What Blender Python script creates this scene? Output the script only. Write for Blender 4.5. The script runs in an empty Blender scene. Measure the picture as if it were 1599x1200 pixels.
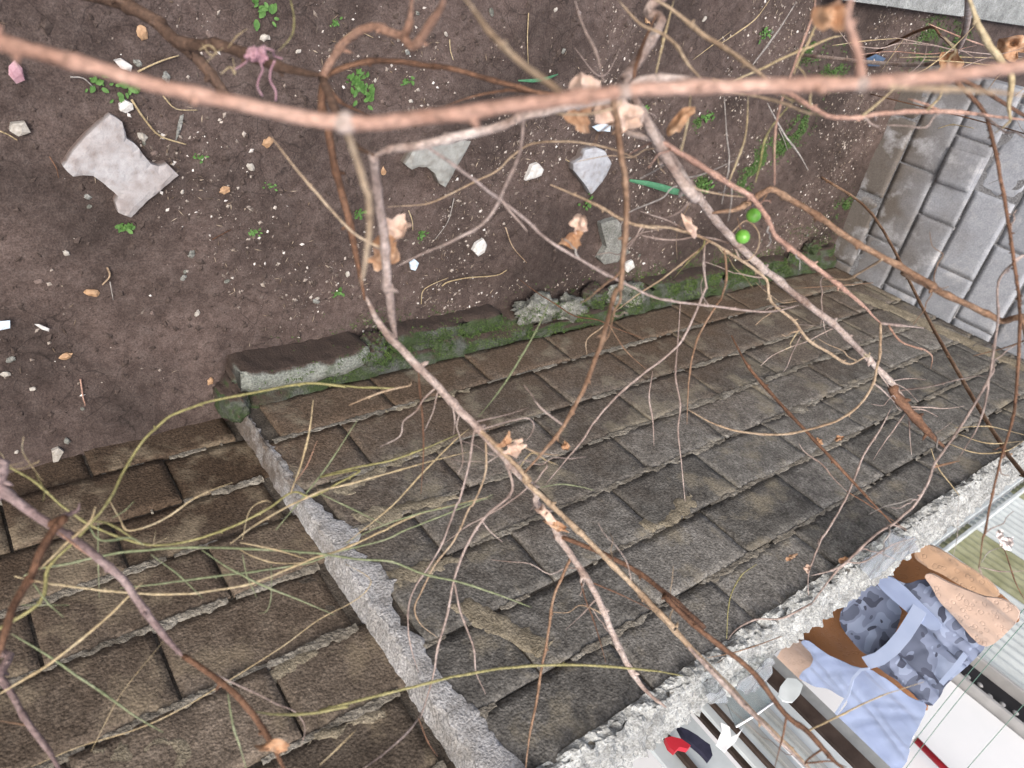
import bpy, bmesh, math, random
from mathutils import Vector, Matrix, noise
from mathutils.geometry import delaunay_2d_cdt

random.seed(7)
S = bpy.context.scene
COL = S.collection

# ------------------------------------------------------------------ camera
CAMZ = 1.95
F = 1150.0
# rows: along the wall (x), towards the wall (-y), up (z); columns: camera right, down, forward
RM = ((0.79102602, -0.22046166, 0.57067897),
      (0.16098445, -0.8249299, -0.54182531),
      (0.59022185, 0.52046836, -0.61705012))
cam_d = bpy.data.cameras.new("camera")
cam = bpy.data.objects.new("camera", cam_d)
COL.objects.link(cam)
mw = Matrix.Identity(4)
for i in range(3):
    mw[i][0] = RM[i][0]; mw[i][1] = -RM[i][1]; mw[i][2] = -RM[i][2]
mw[2][3] = CAMZ
cam.matrix_world = mw
cam_d.sensor_fit = 'HORIZONTAL'
cam_d.sensor_width = 36.0
cam_d.lens = F / 1599.0 * 36.0
cam_d.clip_start = 0.02
cam_d.clip_end = 500
cam_d.dof.use_dof = True
cam_d.dof.focus_distance = 2.1
cam_d.dof.aperture_fstop = 4.6
S.camera = cam

# ------------------------------------------------------------------ sky, sun, exposure
W = bpy.data.worlds.new("World"); S.world = W; W.use_nodes = True
wn = W.node_tree
bg = wn.nodes["Background"]
sky = wn.nodes.new("ShaderNodeTexSky"); sky.sky_type = 'NISHITA'
sky.sun_disc = False
SUN_EL, SUN_AZ = math.radians(58), math.radians(-55)
sky.sun_elevation = SUN_EL
sky.sun_rotation = SUN_AZ
sky.air_density = 1.0; sky.dust_density = 6.0; sky.ozone_density = 0.5
wn.links.new(sky.outputs[0], bg.inputs[0])
bg.inputs[1].default_value = 0.13
sd = bpy.data.lights.new("sun", 'SUN'); sd.energy = 1.15; sd.angle = math.radians(20); sd.color = (1, .975, .945)
so = bpy.data.objects.new("sun", sd); COL.objects.link(so)
sv = Vector((math.sin(SUN_AZ) * math.cos(SUN_EL), math.cos(SUN_AZ) * math.cos(SUN_EL), math.sin(SUN_EL)))
so.rotation_euler = sv.to_track_quat('Z', 'Y').to_euler()
so.location = (0, 0, 8)
S.view_settings.view_transform = 'Standard'
S.view_settings.look = 'None'
S.view_settings.gamma = 1
S.view_settings.exposure = 1.0
S.cycles.max_bounces = 5; S.cycles.diffuse_bounces = 3; S.cycles.transmission_bounces = 4; S.cycles.glossy_bounces = 2

# ------------------------------------------------------------------ geometry helpers
def rayv(x, y):
    v = (x - 800.0, y - 600.0, F)
    return Vector([sum(RM[i][j] * v[j] for j in range(3)) for i in range(3)])
CP = Vector((0, 0, CAMZ))
def at_depth(x, y, d): return CP + rayv(x, y) * (d / F)
def at_y(x, y, Y):
    r = rayv(x, y); return CP + r * (Y / r.y)
def at_x(x, y, X):
    r = rayv(x, y); return CP + r * (X / r.x)
def at_z(x, y, Z):
    r = rayv(x, y); return CP + r * ((Z - CAMZ) / r.z)

def link(name, me, parent=None, mat=None):
    o = bpy.data.objects.new(name, me); COL.objects.link(o)
    if parent: o.parent = parent
    if mat and me is not None and not me.materials: me.materials.append(mat)
    return o
def empty(name, loc=(0, 0, 0)):
    o = bpy.data.objects.new(name, None); COL.objects.link(o); o.location = loc
    o.empty_display_size = .05
    return o
def tag(o, label=None, cat=None, group=None, kind=None):
    if label: o["label"] = label
    if cat: o["category"] = cat
    if group: o["group"] = group
    if kind: o["kind"] = kind
    return o
def mesh(name, vs, fs, smooth=False):
    me = bpy.data.meshes.new(name)
    me.from_pydata([tuple(v) for v in vs], [], fs); me.update()
    if smooth: me.polygons.foreach_set("use_smooth", [True] * len(me.polygons))
    return me
def child_local(o, parent_loc):
    pass
def fbm(p, oct=4, s=1.0):
    v = 0; a = 1; t = 0
    for _ in range(oct):
        v += a * noise.noise(p * s); t += a; a *= .5; s *= 2.03
    return v / t

def box_mesh(name, sx, sy, sz, bevel=0.0):
    bm = bmesh.new(); bmesh.ops.create_cube(bm, size=1)
    for v in bm.verts: v.co = Vector((v.co.x * sx, v.co.y * sy, v.co.z * sz))
    if bevel: bmesh.ops.bevel(bm, geom=bm.edges[:], offset=bevel, segments=1, affect='EDGES', profile=.5)
    me = bpy.data.meshes.new(name); bm.to_mesh(me); bm.free(); return me

def chop(poly, step):
    out = []
    for i in range(len(poly)):
        a = Vector(poly[i]); b = Vector(poly[(i + 1) % len(poly)])
        n = max(1, int((b - a).length / step))
        out += [a.lerp(b, k / n) for k in range(n)]
    return out
def sheet2d(poly, step, jitter=0.0, seed=0, edge_noise=0.0, en_scale=20):
    """fill a 2D outline with triangles; returns verts2d, faces, boundary loop"""
    pts = chop(poly, step)
    if edge_noise:
        pts = [p + Vector((noise.noise(Vector((p.x * en_scale, p.y * en_scale, seed))), noise.noise(Vector((p.x * en_scale, p.y * en_scale, seed + 9.3))))) * edge_noise for p in pts]
    n = len(pts)
    xs = [p.x for p in pts]; ys = [p.y for p in pts]
    rnd = random.Random(seed)
    def inside(x, y):
        c = False; j = n - 1
        for i in range(n):
            if (ys[i] > y) != (ys[j] > y) and x < (xs[j] - xs[i]) * (y - ys[i]) / (ys[j] - ys[i]) + xs[i]: c = not c
            j = i
        return c
    inner = []
    y = min(ys) + step * .6
    while y < max(ys):
        x = min(xs) + step * .6
        while x < max(xs):
            px, py = x + rnd.uniform(-jitter, jitter), y + rnd.uniform(-jitter, jitter)
            if inside(px, py) and min((px - q.x) ** 2 + (py - q.y) ** 2 for q in pts) > (step * .5) ** 2: inner.append(Vector((px, py)))
            x += step
        y += step
    r = delaunay_2d_cdt(pts + inner, [(i, (i + 1) % n) for i in range(n)], [list(range(n))], 1, 1e-6)
    return r[0], r[2]
def solid_sheet(name, poly, step, place, thick, disp=None, jitter=0.0, seed=0, edge_noise=0.0, en_scale=20, smooth=True, round_edge=0.0):
    """place(u,v,h)->3D ; front at h=disp(u,v), back at h-thick"""
    vs2, fs = sheet2d(poly, step, jitter, seed, edge_noise, en_scale)
    n = len(vs2)
    cnt = {}
    for f in fs:
        for a, b in zip(f, list(f[1:]) + [f[0]]):
            k = (min(a, b), max(a, b)); cnt.setdefault(k, []).append((a, b))
    bnd = set()
    for k, l in cnt.items():
        if len(l) == 1: bnd.update(k)
    vs = []
    for i, p in enumerate(vs2):
        h = disp(p.x, p.y) if disp else 0
        if i in bnd: h -= round_edge
        vs.append(place(p.x, p.y, h))
    for i, p in enumerate(vs2):
        h = disp(p.x, p.y) if disp else 0
        vs.append(place(p.x, p.y, h - thick))
    faces = [tuple(f) for f in fs] + [tuple(reversed([i + n for i in f])) for f in fs]
    for k, l in cnt.items():
        if len(l) == 1:
            a, b = l[0]; faces.append((b, a, a + n, b + n))
    me = mesh(name, vs, faces, smooth)
    bm = bmesh.new(); bm.from_mesh(me); bmesh.ops.recalc_face_normals(bm, faces=bm.faces[:]); bm.to_mesh(me); bm.free()
    if smooth: me.set_sharp_from_angle(angle=math.radians(42))
    return me

# ------------------------------------------------------------------ materials
def new_mat(name):
    m = bpy.data.materials.new(name); m.use_nodes = True
    nt = m.node_tree
    b = nt.nodes["Principled BSDF"]
    return m, nt, b
def nd(nt, t, **kw):
    n = nt.nodes.new(t)
    for k, v in kw.items():
        if k.startswith('i_'):
            n.inputs[k[2:].replace('_', ' ')].default_value = v
        else: setattr(n, k, v)
    return n
def ramp(nt, fac, stops):
    r = nt.nodes.new("ShaderNodeValToRGB")
    while len(r.color_ramp.elements) < len(stops): r.color_ramp.elements.new(.5)
    for e, (p, c) in zip(r.color_ramp.elements, stops):
        e.position = p; e.color = (c[0], c[1], c[2], 1) if not isinstance(c, (int, float)) else (c, c, c, 1)
    nt.links.new(fac, r.inputs[0]); return r.outputs[0]
def mixc(nt, fac, a, b, mode='MIX'):
    m = nt.nodes.new("ShaderNodeMix"); m.data_type = 'RGBA'; m.blend_type = mode
    for ii, v in ((0, fac), (6, a), (7, b)):
        sock = m.inputs[ii]
        if hasattr(v, 'is_output'): nt.links.new(v, sock)
        elif isinstance(v, (int, float)): sock.default_value = v if ii == 0 else (v, v, v, 1)
        else: sock.default_value = (v[0], v[1], v[2], 1)
    return m.outputs[2]
def math_n(nt, op, a, b=None, clamp=False):
    m = nt.nodes.new("ShaderNodeMath"); m.operation = op; m.use_clamp = clamp
    for i, v in enumerate((a, b)):
        if v is None: continue
        if hasattr(v, 'is_output'): nt.links.new(v, m.inputs[i])
        else: m.inputs[i].default_value = v
    return m.outputs[0]
def pos(nt):
    return nt.nodes.new("ShaderNodeNewGeometry").outputs["Position"]
def tnoise(nt, vec, scale, detail=4, rough=.55, dist=0.0):
    n = nt.nodes.new("ShaderNodeTexNoise"); n.inputs["Scale"].default_value = scale
    n.inputs["Detail"].default_value = detail; n.inputs["Roughness"].default_value = rough; n.inputs["Distortion"].default_value = dist
    if vec is not None: nt.links.new(vec, n.inputs["Vector"])
    return n.outputs["Fac"]
def tvor(nt, vec, scale, feature='F1', out="Distance", rand=1.0):
    n = nt.nodes.new("ShaderNodeTexVoronoi"); n.feature = feature; n.inputs["Scale"].default_value = scale
    n.inputs["Randomness"].default_value = rand
    if vec is not None: nt.links.new(vec, n.inputs["Vector"])
    return n.outputs[out]
def bump(nt, b, h, strength=.5, dist=.01):
    n = nt.nodes.new("ShaderNodeBump"); n.inputs["Strength"].default_value = strength; n.inputs["Distance"].default_value = dist
    nt.links.new(h, n.inputs["Height"]); nt.links.new(n.outputs[0], b.inputs["Normal"])
def sepz(nt, vec):
    s = nt.nodes.new("ShaderNodeSeparateXYZ"); nt.links.new(vec, s.inputs[0]); return s.outputs
def simple(name, c1, c2, scale=30, rough=.8, bstr=.3, bdist=.003, bscale=None, spec=.3, detail=5):
    m, nt, b = new_mat(name); p = pos(nt)
    f = tnoise(nt, p, scale, detail)
    nt.links.new(ramp(nt, f, [(.3, c1), (.7, c2)]), b.inputs["Base Color"])
    b.inputs["Roughness"].default_value = rough
    b.inputs["Specular IOR Level"].default_value = spec
    if bstr: bump(nt, b, tnoise(nt, p, bscale or scale * 4, 4), bstr, bdist)
    return m

def block_mat(name, dark, mid, light, brown, brown_top, stain, bs=.6):
    m, nt, b = new_mat(name); p = pos(nt)
    oi = nt.nodes.new("ShaderNodeObjectInfo").outputs["Random"]
    big = tnoise(nt, p, 3.2, 3, .6)
    midn = tnoise(nt, p, 22, 4, .65)
    fine = tnoise(nt, p, 135, 3, .8)
    col = ramp(nt, midn, [(.25, dark), (.5, mid), (.78, light)])
    grain = ramp(nt, fine, [(.3, .38), (.47, .88), (.62, 1.35), (.75, 2.1)]) if bs > .4 else ramp(nt, fine, [(.3, .78), (.7, 1.18)])
    col = mixc(nt, 1.0, col, grain, 'MULTIPLY')
    tint = math_n(nt, 'ADD', math_n(nt, 'MULTIPLY', oi, .6 if bs > .4 else .25), .70 if bs > .4 else .88)
    col = mixc(nt, 1.0, col, tint, 'MULTIPLY')
    # soil splash and damp: brown at the foot of the wall, fading out with an uneven line
    x, y, z = sepz(nt, p)
    hz = math_n(nt, 'ADD', z, math_n(nt, 'MULTIPLY', math_n(nt, 'SUBTRACT', big, .5), .9))
    hz = math_n(nt, 'ADD', hz, math_n(nt, 'MULTIPLY', x, brown_top[1]))
    fb = ramp(nt, math_n(nt, 'DIVIDE', hz, brown_top[0]), [(.25, 1.0), (1.0, 0.0)])
    col = mixc(nt, math_n(nt, 'MULTIPLY', fb, .85), col, mixc(nt, 1.0, brown, grain, 'MULTIPLY'))
    # lime / mortar slurry stains
    st = tnoise(nt, p, 6.5, 4, .62)
    fs = ramp(nt, st, [(.54, 0.0), (.70, 1.0)])
    col = mixc(nt, math_n(nt, 'MULTIPLY', fs, .85), col, mixc(nt, 1.0, stain, ramp(nt, fine, [(.3, .7), (.7, 1.2)]), 'MULTIPLY'))
    nt.links.new(col, b.inputs["Base Color"])
    b.inputs["Roughness"].default_value = .93
    b.inputs["Specular IOR Level"].default_value = .15
    v = tvor(nt, p, 150)
    h = math_n(nt, 'ADD', math_n(nt, 'MULTIPLY', fine, 1.0), math_n(nt, 'MULTIPLY', v, -.9))
    bump(nt, b, h, bs, .0035)
    return m
M_BLOCK = block_mat("concrete block", (.078, .074, .068), (.138, .132, .121), (.225, .217, .20), (.112, .076, .050), (1.05, .03), (.25, .222, .168))
M_BLOCKL = block_mat("damp concrete block", (.075, .060, .047), (.122, .099, .078), (.18, .15, .12), (.060, .040, .026), (1.05, 0.0), (.25, .205, .145))
M_BLOCKF = block_mat("pale concrete block", (.25, .268, .30), (.305, .325, .36), (.37, .39, .425), (.105, .085, .064), (.62, 0.0), (.43, .44, .46), .3)
def mortar_mat(name, c1, c2, c3):
    m, nt, b = new_mat(name); p = pos(nt)
    n1 = tnoise(nt, p, 14, 4, .7); n2 = tnoise(nt, p, 160, 2, .7)
    col = ramp(nt, n1, [(.3, c1), (.52, c2), (.72, c3)])
    col = mixc(nt, 1.0, col, ramp(nt, n2, [(.3, .55), (.7, 1.35)]), 'MULTIPLY')
    nt.links.new(col, b.inputs["Base Color"]); b.inputs["Roughness"].default_value = .9
    b.inputs["Specular IOR Level"].default_value = .2
    bump(nt, b, n2, .9, .006)
    return m
M_MORTAR = mortar_mat("squeezed mortar", (.11, .098, .08), (.185, .17, .143), (.30, .285, .25))
M_MORTARD = mortar_mat("recessed dark mortar", (.05, .042, .034), (.085, .073, .06), (.13, .115, .096))
M_MORTARF = mortar_mat("recessed pale mortar", (.15, .15, .155), (.21, .215, .225), (.27, .275, .29))
M_RENDER = mortar_mat("mortar smear", (.26, .25, .235), (.37, .37, .37), (.47, .475, .49))
def splash_shade_mat(base):
    m = base.copy(); m.name = "soil-splashed and shaded mortar"; nt = m.node_tree; b = nt.nodes["Principled BSDF"]
    src = b.inputs["Base Color"].links[0].from_socket
    p = pos(nt); x, y, z = sepz(nt, p)
    n = tnoise(nt, p, 11, 4, .7)
    f = math_n(nt, 'ADD', z, math_n(nt, 'MULTIPLY', math_n(nt, 'SUBTRACT', n, .5), 1.5))
    fx = math_n(nt, 'MULTIPLY', math_n(nt, 'SUBTRACT', x, .61), 6.0)  # browner toward the side return: soil splash plus its painted shade
    f = math_n(nt, 'ADD', f, fx)
    nt.links.new(mixc(nt, math_n(nt, 'MULTIPLY', ramp(nt, f, [(.25, 1.0), (.65, 0.0)]), .8), src, (.10, .074, .054)), b.inputs["Base Color"])
    return m
M_SPLASH_SHADE = splash_shade_mat(M_RENDER)
M_TAN = mortar_mat("tan mortar slurry", (.15, .13, .095), (.24, .21, .155), (.33, .29, .22))
M_COPE = mortar_mat("rough grey cope", (.16, .165, .16), (.33, .34, .33), (.48, .50, .49))

def soil_mat():
    m, nt, b = new_mat("damp soil"); p = pos(nt)
    n1 = tnoise(nt, p, 2.2, 3, .6); n2 = tnoise(nt, p, 28, 4, .7); n3 = tnoise(nt, p, 210, 2, .7)
    col = ramp(nt, n2, [(.3, (.045, .032, .028)), (.5, (.070, .052, .046)), (.75, (.102, .080, .072))])
    col = mixc(nt, 1.0, col, ramp(nt, n1, [(.34, .55), (.64, 1.30)]), 'MULTIPLY')
    col = mixc(nt, 1.0, col, ramp(nt, n3, [(.3, .6), (.7, 1.4)]), 'MULTIPLY')
    # dried cracks
    mp = nt.nodes.new("ShaderNodeVectorMath"); mp.operation = 'ADD'
    sc = nt.nodes.new("ShaderNodeVectorMath"); sc.operation = 'SCALE'; sc.inputs[3].default_value = .12
    nz = nt.nodes.new("ShaderNodeTexNoise"); nz.inputs["Scale"].default_value = 9; nt.links.new(p, nz.inputs["Vector"])
    nt.links.new(nz.outputs["Color"], sc.inputs[0]); nt.links.new(p, mp.inputs[0]); nt.links.new(sc.outputs[0], mp.inputs[1])
    cr = tvor(nt, mp.outputs[0], 11, 'DISTANCE_TO_EDGE')
    crf = ramp(nt, cr, [(0.0, 0.0), (.022, 1.0)])
    where = ramp(nt, tnoise(nt, p, 1.7, 3), [(.48, 1.0), (.58, 0.0)])
    crm = math_n(nt, 'MAXIMUM', crf, where)
    col = mixc(nt, 1.0, col, ramp(nt, crm, [(0, .5), (1, 1.0)]), 'MULTIPLY')
    nt.links.new(col, b.inputs["Base Color"])
    b.inputs["Roughness"].default_value = .85; b.inputs["Specular IOR Level"].default_value = .25
    h = math_n(nt, 'ADD', math_n(nt, 'MULTIPLY', n2, 1.6), math_n(nt, 'MULTIPLY', n3, .5))
    bump(nt, b, h, .7, .005)
    return m
M_SOIL = soil_mat()
M_GRIT = None
def grit_mat():
    m, nt, b = new_mat("pale grit")
    r = tnoise(nt, pos(nt), 60, 1)
    w = nt.nodes.new("ShaderNodeTexWhiteNoise")
    g = nt.nodes.new("ShaderNodeNewGeometry")
    nt.links.new(g.outputs["Random Per Island"], w.inputs["Vector"])
    nt.links.new(ramp(nt, g.outputs["Random Per Island"], [(0, (.10, .08, .065)), (.45, (.20, .165, .14)), (.8, (.36, .32, .28)), (1, (.68, .66, .63))]), b.inputs["Base Color"])
    b.inputs["Roughness"].default_value = .6
    return m
M_GRIT = grit_mat()
M_CLOD = simple("soil crumb", (.035, .025, .021), (.085, .065, .057), 120, .9)
def leaf_mat_(name, c1, c2, c3, tr=.15):
    m, nt, b = new_mat(name); p = pos(nt)
    n = tnoise(nt, p, 55, 5, .65)
    nt.links.new(ramp(nt, n, [(.3, c1), (.5, c2), (.7, c3)]), b.inputs["Base Color"])
    b.inputs["Roughness"].default_value = .7
    bump(nt, b, tnoise(nt, p, 120, 3), .4, .003)
    return m
def moss_mat():
    m, nt, b = new_mat("moss"); p = pos(nt)
    g = nt.nodes.new("ShaderNodeNewGeometry")
    c = ramp(nt, tnoise(nt, p, 14, 4), [(.3, (.022, .045, .010)), (.55, (.045, .085, .016)), (.75, (.085, .13, .026))])
    c = mixc(nt, 1.0, c, ramp(nt, g.outputs["Random Per Island"], [(0, .5), (1, 1.5)]), 'MULTIPLY')
    nt.links.new(c, b.inputs["Base Color"]); b.inputs["Roughness"].default_value = .8
    return m
M_MOSS = moss_mat()
M_MOSSL = leaf_mat_('seedling moss', (.03, .07, .014), (.05, .11, .022), (.085, .15, .036))
def ledge_mat(g0, g1, pale):
    m, nt, b = new_mat("mossy concrete"); p = pos(nt)
    geo = nt.nodes.new("ShaderNodeNewGeometry")
    nx, ny, nz = sepz(nt, geo.outputs["Normal"])
    n = tnoise(nt, p, 12, 6, .7); n2 = tnoise(nt, p, 150, 3, .7)
    conc = ramp(nt, n2, [(.3, (.06 * pale, .066 * pale, .058 * pale)), (.7, (.19 * pale, .205 * pale, .185 * pale))])
    green = ramp(nt, n2, [(.3, (.014, .028, .008)), (.7, (.042, .066, .019))])
    mud_shade = ramp(nt, n2, [(.3, (.030, .020, .015)), (.7, (.062, .042, .033))])
    c = mixc(nt, ramp(nt, n, [(g0, 0), (g1, 1)]), conc, green)
    xx, yy, zz = sepz(nt, p)
    low = math_n(nt, 'ADD', zz, math_n(nt, 'MULTIPLY', math_n(nt, 'SUBTRACT', n, .5), .08))
    c = mixc(nt, ramp(nt, low, [(.035, 1), (.07, 0)]), c, mud_shade)
    c = mixc(nt, ramp(nt, math_n(nt, 'ADD', ny, math_n(nt, 'MULTIPLY', math_n(nt, 'SUBTRACT', n, .5), .8)), [(.5, 0), (.75, 1)]), c, mud_shade)  # front faces darkened: soil splash, with their shade painted in
    nt.links.new(c, b.inputs["Base Color"]); b.inputs["Roughness"].default_value = .85
    bump(nt, b, math_n(nt, 'ADD', n, n2), .8, .008)
    return m
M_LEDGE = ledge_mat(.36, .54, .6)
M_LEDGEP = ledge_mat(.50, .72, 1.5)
M_RUBBLE = mortar_mat("pebbly concrete", (.06, .065, .05), (.17, .175, .155), (.38, .38, .36))
def stone_mat(name, c1, c2, c3, dirt):
    m, nt, b = new_mat(name); p = pos(nt)
    n1 = tnoise(nt, p, 9, 4, .6); n2 = tnoise(nt, p, 120, 2, .6); n3 = tnoise(nt, p, 30, 4, .7)
    c = ramp(nt, n1, [(.3, c1), (.5, c2), (.7, c3)])
    c = mixc(nt, 1.0, c, ramp(nt, n2, [(.3, .88), (.7, 1.1)]), 'MULTIPLY')
    x, y, z = sepz(nt, p)
    f = math_n(nt, 'ADD', ramp(nt, z, [(.008, 1.0), (.03, 0.0)]), ramp(nt, n3, [(.46, 0.0), (.72, .7)]), True)
    c = mixc(nt, f, c, dirt)
    nt.links.new(c, b.inputs["Base Color"]); b.inputs["Roughness"].default_value = .85
    bump(nt, b, math_n(nt, 'ADD', n3, n2), .35, .004)
    return m
M_PAVER = stone_mat("pale paver", (.27, .245, .24), (.325, .31, .31), (.36, .36, .37), (.14, .105, .092))
M_PAVER2 = stone_mat("grey paver", (.22, .23, .215), (.28, .29, .275), (.33, .34, .325), (.11, .09, .075))
M_STONE = stone_mat("blue grey stone", (.26, .275, .30), (.33, .35, .385), (.39, .41, .44), (.13, .105, .095))
M_DARKST = mortar_mat("dull grey stone", (.14, .145, .13), (.20, .205, .19), (.27, .275, .26))
M_WHITE = simple("chalk white", (.38, .37, .35), (.66, .66, .64), 70, .7)
M_SHELL = simple("old shell", (.24, .22, .19), (.46, .44, .40), 90, .6)
M_TANPB = simple("tan pebble", (.30, .18, .10), (.42, .28, .17), 80, .6)
M_BLUE = simple("blue plastic", (.03, .13, .42), (.05, .2, .55), 40, .35, 0)
M_LBLUE = simple("pale blue plastic", (.45, .58, .70), (.6, .7, .8), 40, .3, 0)
def bark(name, c1, c2, c3, rough=.75, s=1.0):
    m, nt, b = new_mat(name); p = pos(nt)
    n1 = tnoise(nt, p, 16 * s, 5, .65, .5); n2 = tnoise(nt, p, 170 * s, 4, .7)
    c = ramp(nt, n1, [(.32, c1), (.5, c2), (.68, c3)])
    c = mixc(nt, 1.0, c, ramp(nt, n2, [(.3, .5), (.7, 1.4)]), 'MULTIPLY')
    nt.links.new(c, b.inputs["Base Color"]); b.inputs["Roughness"].default_value = rough
    b.inputs["Specular IOR Level"].default_value = .3
    bump(nt, b, math_n(nt, 'ADD', n2, n1), .8, .004)
    return m
BK = {
 'pink': bark("pinkish cane bark", (.26, .15, .11), (.38, .235, .18), (.46, .31, .25), .6),
 'pale': bark("weathered pale bark", (.17, .11, .085), (.34, .27, .235), (.52, .45, .41)),
 'mauve': bark("mauve twig bark", (.19, .14, .12), (.31, .245, .215), (.42, .35, .32)),
 'tan': bark("tan shoot bark", (.22, .15, .095), (.33, .245, .165), (.43, .345, .25)),
 'brown': bark("brown bark", (.075, .038, .022), (.13, .068, .040), (.20, .11, .068)),
 'dark': bark("dark trunk bark", (.045, .027, .019), (.085, .052, .036), (.14, .09, .065)),
 'orange': bark("orange shoot bark", (.22, .125, .085), (.31, .185, .13), (.39, .26, .20)),
 'rust': bark("rusty shoot bark", (.13, .070, .040), (.22, .135, .085), (.32, .22, .15)),
 'green': bark("green stem", (.14, .165, .085), (.20, .23, .125), (.29, .31, .20), .5),
 'olive': bark("yellow green stem", (.18, .165, .065), (.26, .24, .10), (.34, .31, .15), .5),
 'straw': bark("straw coloured stem", (.30, .23, .13), (.40, .32, .19), (.48, .41, .28)),
 'grey': bark("grey twig", (.20, .18, .165), (.30, .28, .26), (.40, .38, .36)),
 'purple': bark("purple grey bark", (.11, .075, .075), (.19, .135, .13), (.30, .235, .225)),
}
def leaf_mat(name, c1, c2, c3, tr=.15):
    m, nt, b = new_mat(name); p = pos(nt)
    n = tnoise(nt, p, 55, 5, .65)
    nt.links.new(ramp(nt, n, [(.3, c1), (.5, c2), (.7, c3)]), b.inputs["Base Color"])
    b.inputs["Roughness"].default_value = .7
    bump(nt, b, tnoise(nt, p, 120, 3), .4, .003)
    return m
M_DRY = leaf_mat("dry vine leaf", (.24, .12, .06), (.36, .21, .12), (.50, .35, .24))
M_DRYP = leaf_mat("bleached dry leaf", (.38, .25, .19), (.52, .38, .30), (.62, .50, .43))
M_DRYO = leaf_mat("orange dry leaf", (.22, .105, .05), (.34, .19, .10), (.46, .31, .20))
M_WEED = leaf_mat("weed leaf", (.04, .105, .02), (.065, .155, .032), (.10, .21, .05))
M_BLADE = leaf_mat("blue green blade", (.035, .13, .07), (.05, .17, .09), (.08, .21, .12))
M_PETAL = leaf_mat("white pink petal", (.72, .62, .60), (.80, .74, .72), (.86, .82, .80))
M_TISSUE = leaf_mat("faded pink strip", (.26, .13, .16), (.36, .21, .245), (.46, .31, .335))

def fabric(name, c1, c2, scale, bs=260):
    m, nt, b = new_mat(name); p = pos(nt)
    nt.links.new(ramp(nt, tnoise(nt, p, scale, 3), [(.35, c1), (.65, c2)]), b.inputs["Base Color"])
    b.inputs["Roughness"].default_value = .9
    b.inputs["Sheen Weight"].default_value = .15
    bump(nt, b, tnoise(nt, p, bs, 2), .3, .001)
    return m
M_SKYCLOTH = fabric("pale blue jersey", (.26, .325, .50), (.31, .38, .55), 6)
M_TRIM = fabric("pale blue binding", (.31, .38, .54), (.35, .42, .58), 8)
def camo_mat():
    m, nt, b = new_mat("blue grey camouflage jersey"); p = pos(nt)
    mp = nt.nodes.new("ShaderNodeMapping"); nt.links.new(p, mp.inputs[0]); mp.inputs["Scale"].default_value = (1, 1, 1.7)
    a = tnoise(nt, mp.outputs[0], 10, 1.0, .4, .3)
    mp2 = nt.nodes.new("ShaderNodeMapping"); nt.links.new(p, mp2.inputs[0]); mp2.inputs["Location"].default_value = (3.1, 1.7, .4); mp2.inputs["Scale"].default_value = (1, 1, 1.5)
    c = tnoise(nt, mp2.outputs[0], 13, 1.0, .4, .3)
    ra = nt.nodes.new("ShaderNodeValToRGB"); ra.color_ramp.interpolation = 'CONSTANT'
    while len(ra.color_ramp.elements) < 3: ra.color_ramp.elements.new(.5)
    for e, (q, k) in zip(ra.color_ramp.elements, [(0, (.11, .13, .19)), (.43, (.22, .26, .37)), (.57, (.31, .37, .51))]): e.position = q; e.color = (*k, 1)
    nt.links.new(a, ra.inputs[0])
    f2 = nt.nodes.new("ShaderNodeValToRGB"); f2.color_ramp.interpolation = 'CONSTANT'
    f2.color_ramp.elements[0].position = 0; f2.color_ramp.elements[0].color = (0, 0, 0, 1)
    f2.color_ramp.elements[1].position = .60; f2.color_ramp.elements[1].color = (1, 1, 1, 1)
    nt.links.new(c, f2.inputs[0])
    nt.links.new(mixc(nt, f2.outputs[0], ra.outputs[0], (.065, .075, .115)), b.inputs["Base Color"])
    b.inputs["Roughness"].default_value = .9
    bump(nt, b, tnoise(nt, p, 260, 2), .25, .001)
    return m
M_CAMO = camo_mat()
def blanket_mat(name, c1, c2):
    m, nt, b = new_mat(name); p = pos(nt)
    v = tvor(nt, p, 38)
    ring = ramp(nt, v, [(.24, 1.0), (.33, 0.0), (.42, 1.0)])
    c = mixc(nt, ring, [(a_ * .93 + b_ * .07) for a_, b_ in zip(c2, c1)], c2)
    nt.links.new(c, b.inputs["Base Color"]); b.inputs["Roughness"].default_value = .95
    b.inputs["Sheen Weight"].default_value = .3
    bump(nt, b, math_n(nt, 'ADD', ring, math_n(nt, 'MULTIPLY', tnoise(nt, p, 120, 3), .5)), .4, .004)
    return m
M_BLANK = blanket_mat("peach blanket pile", (.42, .29, .22), (.52, .385, .31))
M_BLANK_SHADE = blanket_mat("shaded tan blanket pile", (.34, .21, .13), (.43, .28, .18))  # peach pile with its shade painted in as tan
M_BLANK_DEEPSHADE = blanket_mat("deep shade brown blanket pile", (.22, .085, .025), (.32, .14, .05))  # blanket tone in shadow, painted as brown
M_METAL = simple("galvanised sheet", (.42, .46, .47), (.55, .60, .61), 5, .45, .1, .002, 60)
M_METALG = simple("mossy sheet", (.20, .21, .12), (.34, .35, .24), 8, .6, .2)
M_WPANEL = simple("white painted panel", (.80, .82, .83), (.86, .87, .88), 3, .5, .08)
M_WBOARD = simple("white plastic board", (.40, .44, .45), (.60, .645, .655), 7, .5, .15)
M_GBOARD = simple("grey weathered board", (.25, .26, .25), (.36, .37, .36), 12, .7, .3)
M_DBOARD = simple("dark brown board", (.035, .022, .016), (.065, .045, .035), 20, .7, .3)
M_WOOD = simple("tan wood", (.33, .20, .10), (.48, .32, .19), 14, .7, .3)
M_BLACK = simple("black plastic", (.01, .01, .012), (.02, .02, .025), 10, .3, 0)
M_ALU = simple("dull aluminium", (.30, .30, .30), (.40, .40, .40), 10, .4, .1)
M_RED = simple("red plastic", (.38, .018, .03), (.48, .03, .045), 10, .4, 0)
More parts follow.
